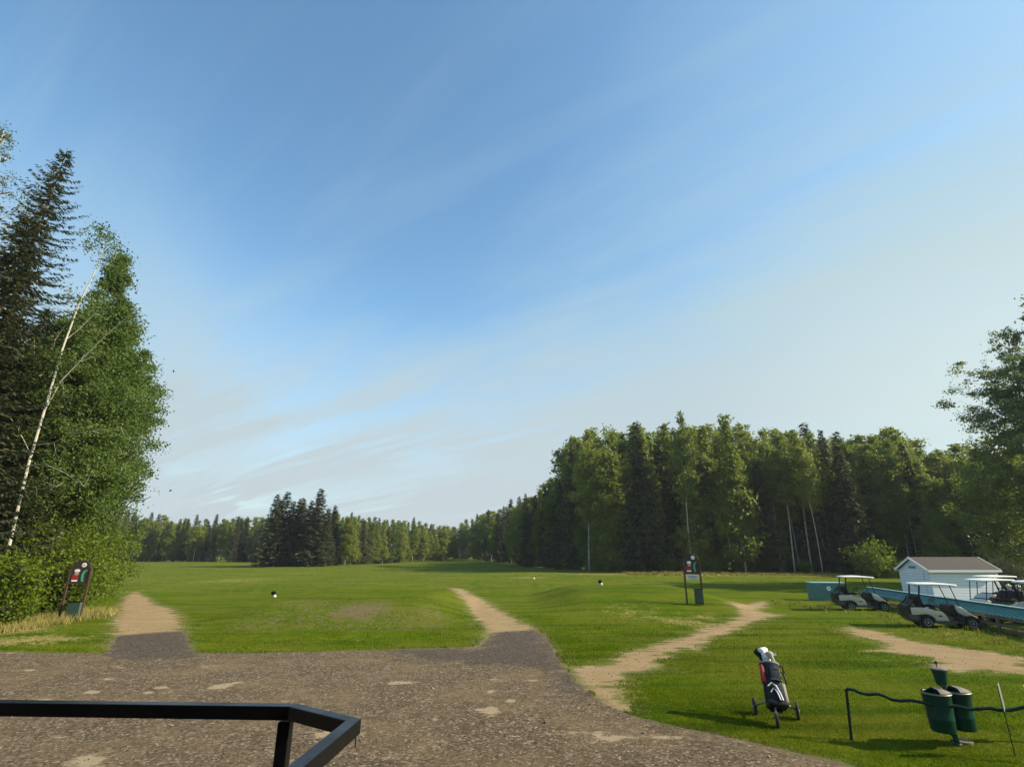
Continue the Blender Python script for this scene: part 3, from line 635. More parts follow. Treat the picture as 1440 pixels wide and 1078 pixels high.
# near trees on the left
def near_left():
    bx, by = XY(-22, 24), 24.0
    single('la', aspen_mesh(19.6, 2.35, 101, base=.24, nl=110000, leaf=.075, limbs=110, cl=.34, sub=8, bend=.004, rt=.13, shape='oval', up=.8), 'bark_pale', 'aspen_near', XY(50, 27), 27, 'large leafy aspen right of the dark spruces, its crown rising to a twiggy tip', 'aspen tree')
    single('la2', aspen_mesh(14.5, 2.3, 104, base=.16, nl=70000, leaf=.08, limbs=80, cl=.36, sub=8, bend=.01, shape='column', up=.8), 'bark_pale', 'aspen_near', XY(92, 31), 31, 'shorter dark leaved aspen behind the large leafy aspen', 'aspen tree')
    single('la3', aspen_mesh(14.0, 2.8, 107, base=.3, nl=60000, leaf=.075, limbs=70, cl=.36, sub=8, bend=.01, shape='column', up=.8), 'bark_pale', 'aspen_near', XY(10, 26), 26, 'leafy aspen filling the gap between the spruces and the large aspen', 'aspen tree')
    single('ls', spruce_mesh(25.8, 4.9, 102, step=.44, nb=12, per=40, spray=.24, bare=.04, ragged=.45), 'bark_dark', 'spruce_near', XY(-144, 24.5), 24.5, 'tallest dark spruce with a ragged pointed top at the left edge', 'spruce tree')
    single('ls2', spruce_mesh(18.5, 4.2, 103, step=.38, nb=13, per=34, spray=.25, bare=.03, ragged=.35), 'bark_dark', 'spruce_near', XY(-150, 21.5), 21.5, 'dense brown green spruce in front of the tallest one, cut by the left edge', 'spruce tree')
    single('ls3', spruce_mesh(15, 3.0, 105, step=.34, nb=11, per=26, spray=.24, bare=.03, ragged=.3), 'bark_dark', 'spruce_near', XY(-70, 24), 24, 'lower spruce between the tall spruces and the pale trunked aspen', 'spruce tree')
    single('lp', aspen_mesh(30, 3.6, 106, base=.35, nl=16000, leaf=.075, limbs=60, cl=.35, sparse=.3, sub=7), 'bark_pale', 'pale', XY(-262, 27), 27, 'very tall pale thin leaved aspen rising behind the spruces, cut by the left edge', 'aspen tree')
    for (px, Y, h, r, sd, lab) in ((28, 27.0, 5.4, 2.5, 110, 'tall bright green willow shrub left of the leaning sign'), (-50, 24.5, 4.8, 2.3, 111, 'bright green willow shrub cut by the left edge under the spruces'),
                                  (92, 30.5, 5.4, 2.3, 112, 'bright green shrub directly behind the leaning sign'), (-22, 22.2, 3.3, 1.3, 113, 'low green shrub at the left edge, nearest the gravel'), (66, 26.6, 4.6, 1.9, 116, 'lime green shrub just behind the left post of the leaning sign'), (118, 36, 4.6, 2.2, 115, 'olive shrub farther back, rightmost of those behind the sign')):
        single('lb%d' % sd, bush_mesh(h, r, sd, nl=15000, leaf=.075, stems=26, cl=.34), 'stem', 'bright', XY(px, Y), Y, lab, 'shrub')
    g = G(76, 866); single('lb9', bush_mesh(.75, .5, 114, nl=900, leaf=.05, stems=10, cl=.1), 'stem', 'aspen_near', g.x, g.y, 'knee high green seedling at the foot of the leaning sign', 'shrub')
near_left()
def snag():
    Y0 = 23.2
    def pt(px, py, dY=0):
        dx, dy, dz = ray(px, py); t = (Y0+dY)/dy; return Vector((t*dx, t*dy, H+t*dz))
    b = pt(-12, 880); b.z = hz(b.x, b.y); o = empty('aspen_tree', b); tag(o, 'slender half bare aspen with a crooked pale trunk in front of the large leafy one', 'aspen tree')
    m = MB(); T = [(-12, 885), (0, 820), (18, 745), (40, 652), (66, 565), (88, 490), (112, 425), (138, 373), (146, 345), (143, 322)]
    T = [pt(*p)-b for p in T]; T[0].z = -.1; m.tube(T, [.07, .067, .062, .056, .05, .042, .034, .024, .014, .006], 8); m.build('trunk', M['bark_pale'], o, smooth=True)
    LS = [([(62, 578, 0), (86, 535, -.2), (112, 508, -.4), (150, 470, -.7), (178, 446, -.8)], .032), ([(38, 655, 0), (62, 652, -.4), (92, 665, -.8), (118, 684, -1.0)], .030), ([(48, 626, 0), (76, 622, -.3), (96, 610, -.5), (130, 606, -.8), (170, 600, -.9)], .024),
          ([(92, 478, 0), (112, 462, .2), (134, 440, .3)], .018), ([(104, 446, 0), (97, 425, -.1), (95, 408, -.2)], .012), ([(138, 374, 0), (152, 371, .1), (160, 366, .2)], .016), ([(44, 640, 0), (24, 600, -.1), (5, 575, -.3)], .02), ([(28, 700, 0), (52, 688, -.3), (80, 684, -.4)], .016)]
    rng = np.random.default_rng(8); cen = []
    for P_, r0 in LS:
        q = [pt(a, c_, d)-b for a, c_, d in P_]; m = MB(); m.tube(q, [r0*(1-.8*i/(len(q)-1)) for i in range(len(q))], 6)
        for j in range(4):
            k = rng.integers(1, len(q)); e = q[k]+Vector(rng.normal(size=3)*.35)+Vector((0, 0, .2)); m.tube([q[k], e], [.008, .003], 4, False); cen.append(e)
        m.build('limb', M['bark_pale'], o, smooth=True)
    for j in range(16): cen.append(T[8]+Vector(rng.normal(size=3)*np.array([.55, .5, .75])))
    cc = np.array([tuple(c_) for c_ in cen]); c = cc[rng.integers(0, len(cc), 2600)]+rng.normal(size=(2600, 3))*.20
    V, Fq = leaf_cloud(c, .06, rng); link('crown', np_mesh('crown', V, Fq), M['aspen_near'], o)
snag()

# ------------------------------------------------------------------ deck and black railing
def zplane(px, py, z):
    dx, dy, dz = ray(px, py); t = (z-H)/dz; return Vector((t*dx, t*dy, z))
def railing():
    zt = 2.35; w = .042
    a = zplane(0, 985, zt); b = zplane(413, 990.5, zt); c = zplane(497, 1011, zt); d = zplane(412, 1080, zt)
    ad = (a-b).normalized(); cd = (d-c).normalized()
    p = [b+ad*4.6, b, c, c+cd*1.25]
    root = empty('deck_railing', (b.x, b.y, 1.3)); tag(root, 'black square tube metal railing with a bent handrail end in the foreground', 'railing')
    inv = Vector((-b.x, -b.y, -1.3))
    def strip(pts, zc, hh, ww, name, off=0):
        m = MB(); n = len(pts); vs = []
        for i, q in enumerate(pts):
            if i == 0: nn = (pts[1]-pts[0]).normalized().cross(Vector((0, 0, 1))); k = 1
            elif i == n-1: nn = (pts[-1]-pts[-2]).normalized().cross(Vector((0, 0, 1))); k = 1
            else:
                n1 = (pts[i]-pts[i-1]).normalized().cross(Vector((0, 0, 1))); n2 = (pts[i+1]-pts[i]).normalized().cross(Vector((0, 0, 1)))
                nn = (n1+n2).normalized(); k = 1/max(.3, nn.dot(n1))
            q = Vector((q.x, q.y, 0)) + inv + Vector((0, 0, 1.3))
            for s1, s2 in ((-1, 0), (1, 0), (1, -1), (-1, -1)):
                v = q+nn*(s1*ww/2*k); vs.append((v.x, v.y, zc-1.3+s2*hh))
        fs = [(i*4+k, i*4+(k+1) % 4, (i+1)*4+(k+1) % 4, (i+1)*4+k) for i in range(n-1) for k in range(4)]+[(3, 2, 1, 0), tuple((n-1)*4+k for k in range(4))]
        m.add(vs, fs); return m.build(name, M['black'], root, bevel=.003)
    strip(p, zt, .042, .042, 'handrail')
    strip(p[:2], 1.95, .03, .03, 'lower_rail'); strip(p[:2], 1.55, .03, .03, 'lower_rail')
    for q in (b+ad*.02, b+ad*1.6, b+ad*3.2, p[3]-cd*.05):
        m = MB(); q = q+inv; m.box((q.x, q.y, .5), (.04, .04, 1.007)); m.box((q.x, q.y, .006), (.12, .12, .012)); m.build('post', M['black'], root, bevel=.003)
    # caps and a hanging wire end at the corner
    cc = c+inv; m = MB(); m.tube([(cc.x+.012, cc.y-.006, 1.045), (cc.x+.013, cc.y-.004, 1.01), (cc.x+.013, cc.y-.004, .975)], .0018, 5); m.build('wire_end', M['black'], root)
    dk = MB()
    for i in range(34):
        y = -2.9+i*.145; dk.box((-1.2, y, 1.28), (8.0, .138, .036))
    dk.box((-1.2, 2.0-.02, 1.16), (8.0, .04, .2)); dk.box((-1.2, -2.9, 1.16), (8, .04, .2))
    for x in (-5, -2.5, 0, 2.6):
        for y in (-2.6, 1.8): dk.box((x, y, .62), (.1, .1, 1.26))
    o = dk.build('deck', M['deckwood'], bevel=.003); tag(o, kind='structure')
    st = MB()
    for i in range(6):
        st.box((.6, 2.15+i*.28, 1.08-i*.19), (2.0, .27, .04))
    for x in (-.38, 1.58):
        st.box((x, 2.78, .62), (.05, 1.95, .22), Matrix.Rotation(-math.atan(.19/.28), 3, 'X'))
    o = st.build('deck_steps', M['deckwood']); tag(o, kind='structure')
railing()

def unseen_clubhouse():  # unseen building added behind the camera so the railing reflects something dark
    r = empty('unseen_clubhouse', (-1.2, -3.2, 0)); tag(r, 'timber wall and porch roof added unseen behind the camera to darken the black railing', 'building')
    m = MB(); m.box((0, -.1, 2.5), (17, .2, 5.0)); w_ = m.build('wall', M['wood'], r)
    m = MB(); m.box((0, 1.75, 4.45), (17.4, 3.9, .16)); m.build('added_porch_roof', M['shingle'], r)  # added overhang, keeps sky light off the railing
    for x in (-7.8, 7.8):
        m = MB(); m.box((x, 3.5, 2.18), (.14, .14, 4.4)); m.build('added_porch_post', M['wood'], r)
    m = MB(); m.box((1.8, .02, 2.35), (1.0, .06, 2.05)); m.build('door', M['deckwood'], r)
unseen_clubhouse()

# ------------------------------------------------------------------ golf carts
def wheel(parent, x, y, r=.225, w=.19):
    s = 1 if y > 0 else -1; rot = Matrix.Rotation(PI/2, 3, 'X')
    root = MB(); t = w/2
    root.lathe([(r*.55, -t*.9), (r*.82, -t), (r*.95, -t*.8), (r, -t*.45), (r, t*.45), (r*.95, t*.8), (r*.82, t), (r*.55, t*.9)], n=28, rot=rot)
    wh = empty('wheel', (x, y, r)); wh.parent = parent
    root.build('tyre', M['rubber'], wh, smooth=True)
    m = MB()
    for sg_ in (-1, 1):
        m.lathe([(r*.58, sg_*t*.86), (r*.60, sg_*t*1.03), (r*.54, sg_*t*1.03), (r*.48, sg_*t*.72), (r*.2, sg_*t*.7), (r*.16, sg_*t*1.0), (.001, sg_*t*1.02)], n=20, rot=rot)
        for k in range(5):
            a = 2*PI*k/5; m.box((math.cos(a)*r*.36, sg_*t*.80, math.sin(a)*r*.36), (r*.34, .012, r*.13), Matrix.Rotation(-a, 3, 'Y'))
    m.build('rim', M['rim'], wh, smooth=True)
    return wh
def make_cart():
    c = empty('golf_cart', (0, 0, 0))
    W = .54
    under = MB()
    under.prism([(-.60, .30), (-.65, .42), (-.62, .56), (-.58, .58), (-.36, .50), (-.3, .3)], -W*.96, W*.96)
    under.box((.68, 0, .25), (1.35, W*1.95, .09)); under.box((-.1, 0, .32), (.9, .7, .2)); under.box((1.45, 0, .33), (.7, .62, .2))
    under.build('underbody', M['rocker'], c, bevel=.015)
    body = MB()
    prof = [(-.55, .82), (-.02, .82), (.10, .85), (.2, .80), (.34, .72), (.62, .68), (.74, .55), (.83, .31), (.34, .31), (.28, .43), (.16, .52), (0, .56), (-.16, .55), (-.34, .52), (-.55, .53)]
    for s in (-1, 1):
        y0, y1 = (s*W-.10, s*W) if s > 0 else (s*W, s*W+.10)
        body.prism(prof, y0, y1)
    body.box((-.22, 0, .76), (.62, W*1.8, .12)); body.box((.30, 0, .52), (.05, W*1.8, .40))
    b = body.build('rear_body', M['beige'], c, bevel=.018, smooth=True)
    for s in (-1, 1):
        m = MB(); m.box((.52, s*(W+.004), .50), (.13, .012, .05)); m.build('badge', M['black'], b)
        m = MB(); m.tube([(.28*math.cos(a), s*(W+.004), .225+.31*math.sin(a)) for a in np.linspace(.2, PI-.1, 14)], .028, 6); m.build('wheel_arch', M['blackplastic'], b, smooth=True)
    well = MB()
    well.prism([(-.40, .42), (-.40, .90), (-.54, .94), (-.67, .86), (-.65, .40)], -W*.93, W*.93); well.build('bag_well', M['blackplastic'], c, bevel=.02)
    fr = MB()
    for s in (-1, 1): fr.tube([(-.50, s*.42, .90), (-.34, s*.44, 1.1), (-.22, s*.44, 1.24)], .022, 8)
    fr.tube([(-.22, -.44, 1.24), (-.22, .44, 1.24)], .022, 8); fr.box((-.34, 0, 1.06), (.03, .8, .16), Matrix.Rotation(.5, 3, 'Y'))
    fr.build('bag_rack', M['black'], c, smooth=True)
    m = MB(); m.box((.18, 0, .89), (.50, .98, .12)); m.build('seat', M['blackplastic'], c, bevel=.04, smooth=True)
    for s in (-1, 1):
        m = MB(); m.box((-.08, s*.245, 1.10), (.11, .46, .40), Matrix.Rotation(-.22, 3, 'Y')); m.build('backrest', M['blackplastic'], c, bevel=.04, smooth=True)
        m = MB(); m.tube([(.0, s*.52, .84), (.16, s*.53, .98), (.36, s*.53, .93), (.56, s*.53, .78), (.60, s*.53, .68)], .02, 8); m.tube([(.12, s*.53, .80), (.50, s*.53, .74)], .018, 6)
        m.build('armrest', M['black'], c, smooth=True)
    cow = MB()
    cow.prism([(1.13, .86), (1.22, .93), (1.34, .90), (1.52, .76), (1.68, .62), (1.80, .54), (1.83, .45), (1.76, .42), (1.62, .50), (1.44, .52), (1.24, .62)], -W*.93, W*.93, inset=.10)
    fc = cow.build('front_cowl', M['beige'], c, bevel=.015, smooth=True)
    low = MB(); low.prism([(1.15, .26), (1.12, .50), (1.22, .61), (1.43, .51), (1.60, .49), (1.76, .41), (1.92, .42), (1.95, .32), (1.90, .25), (1.89, .30), (1.84, .42), (1.66, .49), (1.48, .42), (1.40, .28)], -W, W)
    low.build('front_fender', M['blackplastic'], c, bevel=.015)
    for s in (-1, 1):
        m = MB(); m.tube([(1.66+.28*math.cos(a), s*(W-.01), .225+.30*math.sin(a)) for a in np.linspace(.15, PI-.1, 14)], .03, 6); m.build('front_wheel_arch', M['blackplastic'], fc, smooth=True)
    ds = MB(); ds.prism([(.92, .70), (.98, .90), (1.10, .97), (1.20, .90), (1.13, .70), (1.13, .5), (1.08, .5)], -W*.88, W*.88); ds.build('dashboard', M['blackplastic'], c, bevel=.02)
    for s in (-1, 1):
        m = MB(); m.lathe([(.001, 0), (.05, .004), (.052, .02), (.04, .045), (.001, .055)], c=(1.79, s*.36, .50), rot=Matrix.Rotation(PI/2-.2, 3, 'Y'), n=12, sx=.8); m.build('headlight', M['signwhite'], fc, smooth=True)
    sw = MB(); ctr = Vector((.64, .27, 1.10)); rt_ = Matrix.Rotation(-.75, 3, 'Y')
    sw.tube([ctr+rt_ @ Vector((.18*math.cos(a), .18*math.sin(a), 0)) for a in np.linspace(0, 2*PI, 22)], .016, 6, False); sw.tube([ctr, (.98, .27, .62)], .022, 7)
    for a in (0, 2.1, 4.2): sw.tube([ctr, ctr+rt_ @ Vector((.18*math.cos(a), .18*math.sin(a), 0))], .011, 5)
    sw.build('steering_wheel', M['black'], c, smooth=True)
    for s in (-1, 1):
        m = MB(); m.tube([(-.26, s*.46, .92), (-.12, s*.48, 1.25), (-.02, s*.5, 1.74)], .034, 8); m.build('rear_strut', M['black'], c, smooth=True)
        m = MB(); m.tube([(1.34, s*.47, .88), (1.14, s*.49, 1.73)], .019, 8); m.build('front_strut', M['black'], c, smooth=True)
    rf = MB(); n = 18; L0, L1 = -.66, 1.22; xs = np.linspace(L0, L1, n); vs = []; ny = 9
    def outline(k, ins, z):
        out = []
        for i in range(40):
            a = 2*PI*i/40; e = .28; cx = math.copysign(abs(math.cos(a))**e, math.cos(a)); sy = math.copysign(abs(math.sin(a))**e, math.sin(a))
            xx = .62+cx*(.84-ins); yy = sy*(.58-ins); out.append((xx, yy, z+.03*(1-(cx*.9)**2) - .035*(xx-.62)*.4))
        return out
    rings = [outline(0, .03, 1.725), outline(0, 0, 1.735), outline(0, 0, 1.765), outline(0, .02, 1.787), outline(0, .10, 1.80), outline(0, .35, 1.815)]
    vs = [v for r_ in rings for v in r_]; fs = [(i*40+k, i*40+(k+1) % 40, (i+1)*40+(k+1) % 40, (i+1)*40+k) for i in range(5) for k in range(40)]+[tuple(range(39, -1, -1)), tuple(200+k for k in range(40))]
    rf.add(vs, fs); rf.build('roof', M['roofwhite'], c, smooth=True)
    m = MB()
    for s in (-1, 1): m.box((-.64, s*.45, .52), (.03, .1, .08))
    m.build('tail_light', M['red'], c)
    for x in (0, 1.66):
        for s in (-1, 1): wheel(c, x, s*.47)
    return c
cart = make_cart()
def place_cart(px, py, rz, label, first=False, sc_=.90, Y=None):
    o = cart if first else copy_tree(cart)
    g = G(px, py) if Y is None else Vector((XY(px, Y), Y, hz(XY(px, Y), Y)))
    # the given point is where the near rear wheel stands
    off = Matrix.Rotation(rz, 3, 'Z') @ Vector((0, (-.47 if abs(rz) < 1.5 else .47)*sc_, 0))
    o.location = (g.x-off.x, g.y-off.y, g.z-.01); o.rotation_euler = (0, 0, rz); o.scale = (sc_,)*3
    return tag(o, label, 'golf cart', 'parked golf carts')
c2 = place_cart(1306, 882, R(-15), 'cream golf cart on the lawn side of the teal shelter, nearest the sandy patch', True)
c1 = place_cart(1198, 858, R(-13), 'cream golf cart parked right in front of the teal storage box')
def back_cart(x, y, rz, label):
    o = copy_tree(cart); o.location = (x, y, hz(x, y)-.01); o.rotation_euler = (0, 0, rz); o.scale = (.93,)*3; return tag(o, label, 'golf cart', 'parked golf carts')

# golf bag, shared shape for the trolley and the carts
def bag_mesh(parent_empty, full=True):
    b = parent_empty
    m = MB(); m.lathe([(.115, 0), (.135, .015), (.14, .08), (.135, .34)], n=18, sy=.85); m.build('bag_base', M['navy'], b, smooth=True)
    m = MB(); m.lathe([(.137, .34), (.130, .42), (.125, .62), (.130, .80), (.140, .83), (.140, .86), (.128, .865), (.12, .83)], n=18, sy=.85); bo = m.build('bag_body', M['greycloth'], b, smooth=True)
    m = MB(); m.lathe([(.142, .835), (.147, .845), (.147, .868), (.140, .872)], n=18, sy=.85); m.build('collar', M['greypaint'], b, smooth=True)
    m = MB(); m.lathe([(.139, .60), (.143, .61), (.143, .635), (.139, .645)], n=18, sy=.85); m.build('band', M['blackplastic'], bo, smooth=True)
    m = MB(); m.box((.03, -.115, .60), (.15, .06, .26), taper=.85); m.build('upper_pocket', M['greycloth'], b, bevel=.02, smooth=True)
    m = MB(); m.tube([(-.05, -.14, .49), (.0, -.15, .50), (.10, -.142, .48)], .006, 5); m.tube([(.03, -.15, .72), (.09, -.14, .70), (.10, -.14, .56)], .005, 5); m.build('zip', M['steel'], b)
    m = MB(); m.box((-.125, -.05, .62), (.06, .11, .36), taper=.8); m.build('side_pocket', M['red'], b, bevel=.03, smooth=True)
    m = MB(); m.box((0, -.115, .22), (.24, .12, .36), taper=.9); fp = m.build('front_pocket', M['navy'], b, bevel=.045, smooth=True)
    for dx in (0, .05):
        m = MB(); m.tube([(-.115+dx*.5, -.180, .33-dx*2.2), (-.06+dx*.2, -.188, .40-dx*2), (-.01, -.188, .35-dx*2), (.03-dx*.4, -.188, .22-dx*1.2), (.055-dx*.6, -.186, .09)], .012 if dx == 0 else .008, 6); m.build('stripe', M['white'], fp, smooth=True)
    m = MB(); m.box((0, -.10, .05), (.27, .15, .09)); m.build('lower_pocket', M['blackplastic'], b, bevel=.03, smooth=True)
    m = MB(); m.box((.135, -.02, .30), (.07, .12, .36), taper=.8); m.build('towel', M['lightcloth'], b, bevel=.025, smooth=True)
    m = MB(); m.tube([(.10, .05, .80), (.19, .02, .70), (.20, .0, .52), (.13, .0, .42)], .014, 6); m.build('strap', M['blackplastic'], b, smooth=True)
    r2 = random.Random(9)
    for k in range(9):
        a = r2.uniform(0, 6.28); rr = r2.uniform(.02, .09); x, y = rr*math.cos(a), rr*math.sin(a)*.8; hh = r2.uniform(.98, 1.08)
        m = MB(); m.tube([(x*.6, y*.6, .5), (x*1.3, y*1.3, hh)], .0055, 5); m.m = 0
        m.box((x*1.3+.025, y*1.3, hh), (.075, .018, .05), Matrix.Rotation(r2.uniform(-.5, .5), 3, 'Y'), mi=0); m.build('club', M['steel'], b)
    for (x, y, hh, mt) in ((-.07, -.03, 1.09, 'white'), (-.12, .02, 1.06, 'navy'), (-.02, .01, 1.13, 'white'), (-.09, .06, 1.12, 'navy'), (.03, -.05, 1.02, 'lightcloth')):
        m = MB(); m.lathe([(.014, -.14), (.022, -.10), (.026, -.04), (.045, 0), (.05, .035), (.035, .065), (.001, .075)], c=(x, y, hh), n=12, sx=1.15, rot=Matrix.Rotation(-.3, 3, 'Y')); m.build('club_cover', M[mt], b, smooth=True)
def trolley():
    base = Vector((4.68, 10.53, hz(4.68, 10.53))); root = empty('golf_trolley', base, R(-22)); tag(root, 'three wheeled push trolley standing on the lawn by the gravel edge', 'golf trolley')
    def wh(x, y, r, w, yaw=0):
        e = empty('wheel', (x, y, r)); e.parent = root; e.rotation_euler = (0, 0, yaw); rot = Matrix.Rotation(PI/2, 3, 'Y')
        m = MB(); m.lathe([(r*.80, -w/2), (r*.95, -w/2), (r, -w*.25), (r, w*.25), (r*.95, w/2), (r*.80, w/2)], n=26, rot=rot); m.build('tyre', M['rubber'], e, smooth=True)
        m = MB()
        m.lathe([(r*.70, -w*.4), (r*.80, -w*.45), (r*.82, w*.45), (r*.70, w*.4)], n=26, rot=rot)
        for k in range(5):
            a = 2*PI*k/5; m.box((0, math.cos(a)*r*.4, math.sin(a)*r*.4), (w*.5, r*.8, r*.14), Matrix.Rotation(a, 3, 'X'))
        m.lathe([(.02, -w*.6), (.02, w*.6)], n=10, rot=rot); m.build('rim', M['signwhite'], e, smooth=True)
    wh(-.34, .33, .145, .05, .1); wh(.36, .30, .145, .05, -.1); wh(-.02, -.36, .12, .05)
    m = MB(); m.tube([(-.34, .33, .145), (-.05, .08, .34), (.0, .05, .36)], .016, 7); m.tube([(.36, .30, .145), (.05, .08, .34)], .016, 7)
    m.tube([(-.02, -.36, .12), (-.02, -.36, .23), (-.02, -.28, .26), (0, .05, .36), (0, .33, .75), (.02, .52, 1.0)], .017, 7); m.build('frame', M['greypaint'], root, smooth=True)
    m = MB(); m.tube([(-.13, .54, 1.0), (.14, .54, 1.0)], .02, 8); m.tube([(.10, .48, .86), (.22, .45, .80), (.24, .42, .70)], .02, 6); m.build('handle', M['blackplastic'], root, smooth=True)
    m = MB(); m.box((-.01, -.19, .22), (.20, .10, .03)); m.build('bag_support', M['blackplastic'], root, bevel=.01)
    # bag leans away from the camera, its foot over the front wheel
    b = empty('golf_bag', base + Matrix.Rotation(R(-22), 3, 'Z') @ Vector((.01, -.16, .24)), 0); b.rotation_euler = (R(-30), R(5), R(-10)); tag(b, 'dark golf bag with red pocket and white stripes strapped on the push trolley', 'golf bag', None)
    bag_mesh(b); b.scale = (1.22, 1.22, .86)
    return b
BAG = trolley()

# carts behind the shelter, nose towards it
bc = [(21.75, 24.6, R(178), 'golf cart behind the shelter, before the shed wall, dark bags aboard'),
      (22.6, 23.2, R(180), 'golf cart behind the teal shelter, cut off by the right edge'),
      (24.6, 27.6, R(181), 'white roofed golf cart farthest back, right beside the shed end')]
for x, y, rz, lab in bc: back_cart(x, y, rz, lab)
def cart_bag(x, y, rz, dx, dy, label):
    o = copy_tree(BAG); p = Matrix.Rotation(rz, 3, 'Z') @ Vector((dx, dy, 0)); o.location = (x+p.x, y+p.y, .45)
    o.rotation_euler = (R(-6), R(-14), rz+PI/2); o.scale = (.88,)*3
    return tag(o, label, 'golf bag')
cart_bag(*bc[0][:3], -.5, .24, 'dark golf bag on the nearest side of the cart in front of the shed wall'); cart_bag(*bc[0][:3], -.5, -.24, 'dark golf bag on the far side of the cart in front of the shed wall')
cart_bag(*bc[1][:3], -.5, .24, 'dark golf bag on the cart cut off by the right edge')
for ch in list(BAG.children):
    pass

# ------------------------------------------------------------------ low teal roofed shelter, box, shed
def shelter():
    A = Vector((20.6, 32.6, 0)); B = Vector((17.75, 16.6, 0)); d = (A-B); L = d.length; d.normalize(); ang = math.atan2(d.y, d.x)
    root = empty('cart_shelter', B, ang); tag(root, 'long low shelter with a sloping teal corrugated metal roof on short timber posts', 'shelter')
    # local x along, local y to the left = towards the lawn side (west)
    n = int(L/.055); m = MB(); w = .62; z0, z1 = .54, .83; vs = []
    for i in range(n+1):
        x = L*i/n; r_ = .042*(1 if (i % 4) < 2 else 0)
        for t in (0, 1): vs.append((x, .40-w*t, z0+(z1-z0)*t+r_)); 
        for t in (0, 1): vs.append((x, .40-w*t, z0+(z1-z0)*t+r_-.012))
    fs = []
    for i in range(n):
        a = i*4; b = a+4; fs += [(a, b, b+1, a+1), (a+2, a+3, b+3, b+2), (a, a+2, b+2, b), (a+1, b+1, b+3, a+3)]
    m.add(vs, fs); m.build('roof', M['teal'], root)
    m = MB(); vs = []
    for i in range(n+1):
        x = L*i/n; r_ = .042*(1 if (i % 4) < 2 else 0)
        vs += [(x, -.24, z1+.02+r_), (x, -.80, z0+r_), (x, -.24, z1+.008+r_), (x, -.80, z0+r_-.012)]
    m.add(vs, [f for i in range(n) for f in ((i*4, i*4+4, i*4+5, i*4+1), (i*4+2, i*4+3, i*4+7, i*4+6))]); m.build('roof', M['teal'], root)
    m = MB(); m.box((L/2, -.215, z1+.045), (L+.05, .17, .03)); m.build('ridge_cap', M['teal_edge'], root, bevel=.008)
    m = MB(); m.box((L/2, .375, z0-.05), (L, .03, .07)); m.build('fascia', M['wood'], root)
    k = 8
    for i in range(k):
        x = .3+(L-.6)*i/(k-1)
        m = MB(); m.box((x, .30, .25), (.09, .09, .55)); m.build('post', M['wood'], root, bevel=.006)
        m = MB(); m.box((x, -.70, .24), (.09, .09, .52)); m.build('post', M['wood'], root, bevel=.006)
        m = MB(); m.box((x, -.2, .50), (.05, .98, .07)); m.build('cross_beam', M['wood'], root)
    m = MB(); m.box((L/2, .31, .24), (L-.3, .045, .10)); m.build('rail', M['wood'], root); m = MB(); m.box((L/2, .22, .05), (L, .10, .10)); m.build('sill_beam', M['wood'], root)
    rr = random.Random(4)
    for i in range(k-1):
        x = 1.2+(L-.6)*i/(k-1)
        m = MB(); m.box((x, -.2, .28), (.36, .26, .30)); m.box((x, -.05, .30), (.2, .06, .16)); m.tube([(x+.1, -.05, .3), (x+.2, .1, .1), (x+.5, .2, .06), (x+.8, .25, .25)], .012, 6)
        m.build('charger', M['blackplastic'], root, bevel=.02)
    # stored box
    g = Vector((XY(1148, 34.2), 34.2, 0)); rb = empty('storage_box', (g.x+.9, g.y+.4, hz(g.x, g.y)), R(-8)); tag(rb, 'dark teal storage box with pale lid and round white sticker behind the farther cart', 'storage box')
    m = MB(); m.box((.05, 0, .50), (1.95, .9, .98)); m.build('body', M['tealbox'], rb, bevel=.015)
    m = MB(); m.box((.05, 0, 1.02), (2.03, .98, .05)); m.build('lid', M['teal_edge'], rb, bevel=.012)
    m = MB(); m.lathe([(.001, 0), (.125, 0), (.125, .008), (.001, .009)], c=(.02, -.452, .70), rot=Matrix.Rotation(PI/2, 3, 'X'), n=24); sgn = m.build('round_sticker', M['white'], rb)
    m = MB(); m.lathe([(.001, 0), (.07, 0), (.07, .004), (.001, .005)], c=(.02, -.464, .70), rot=Matrix.Rotation(PI/2, 3, 'X'), n=16, sy=.45); m.build('emblem', M['jade'], sgn)
    for dx in (-.6, .7):
        m = MB(); m.box((dx, -.46, .93), (.05, .02, .12)); m.build('latch', M['steel'], rb)
shelter()
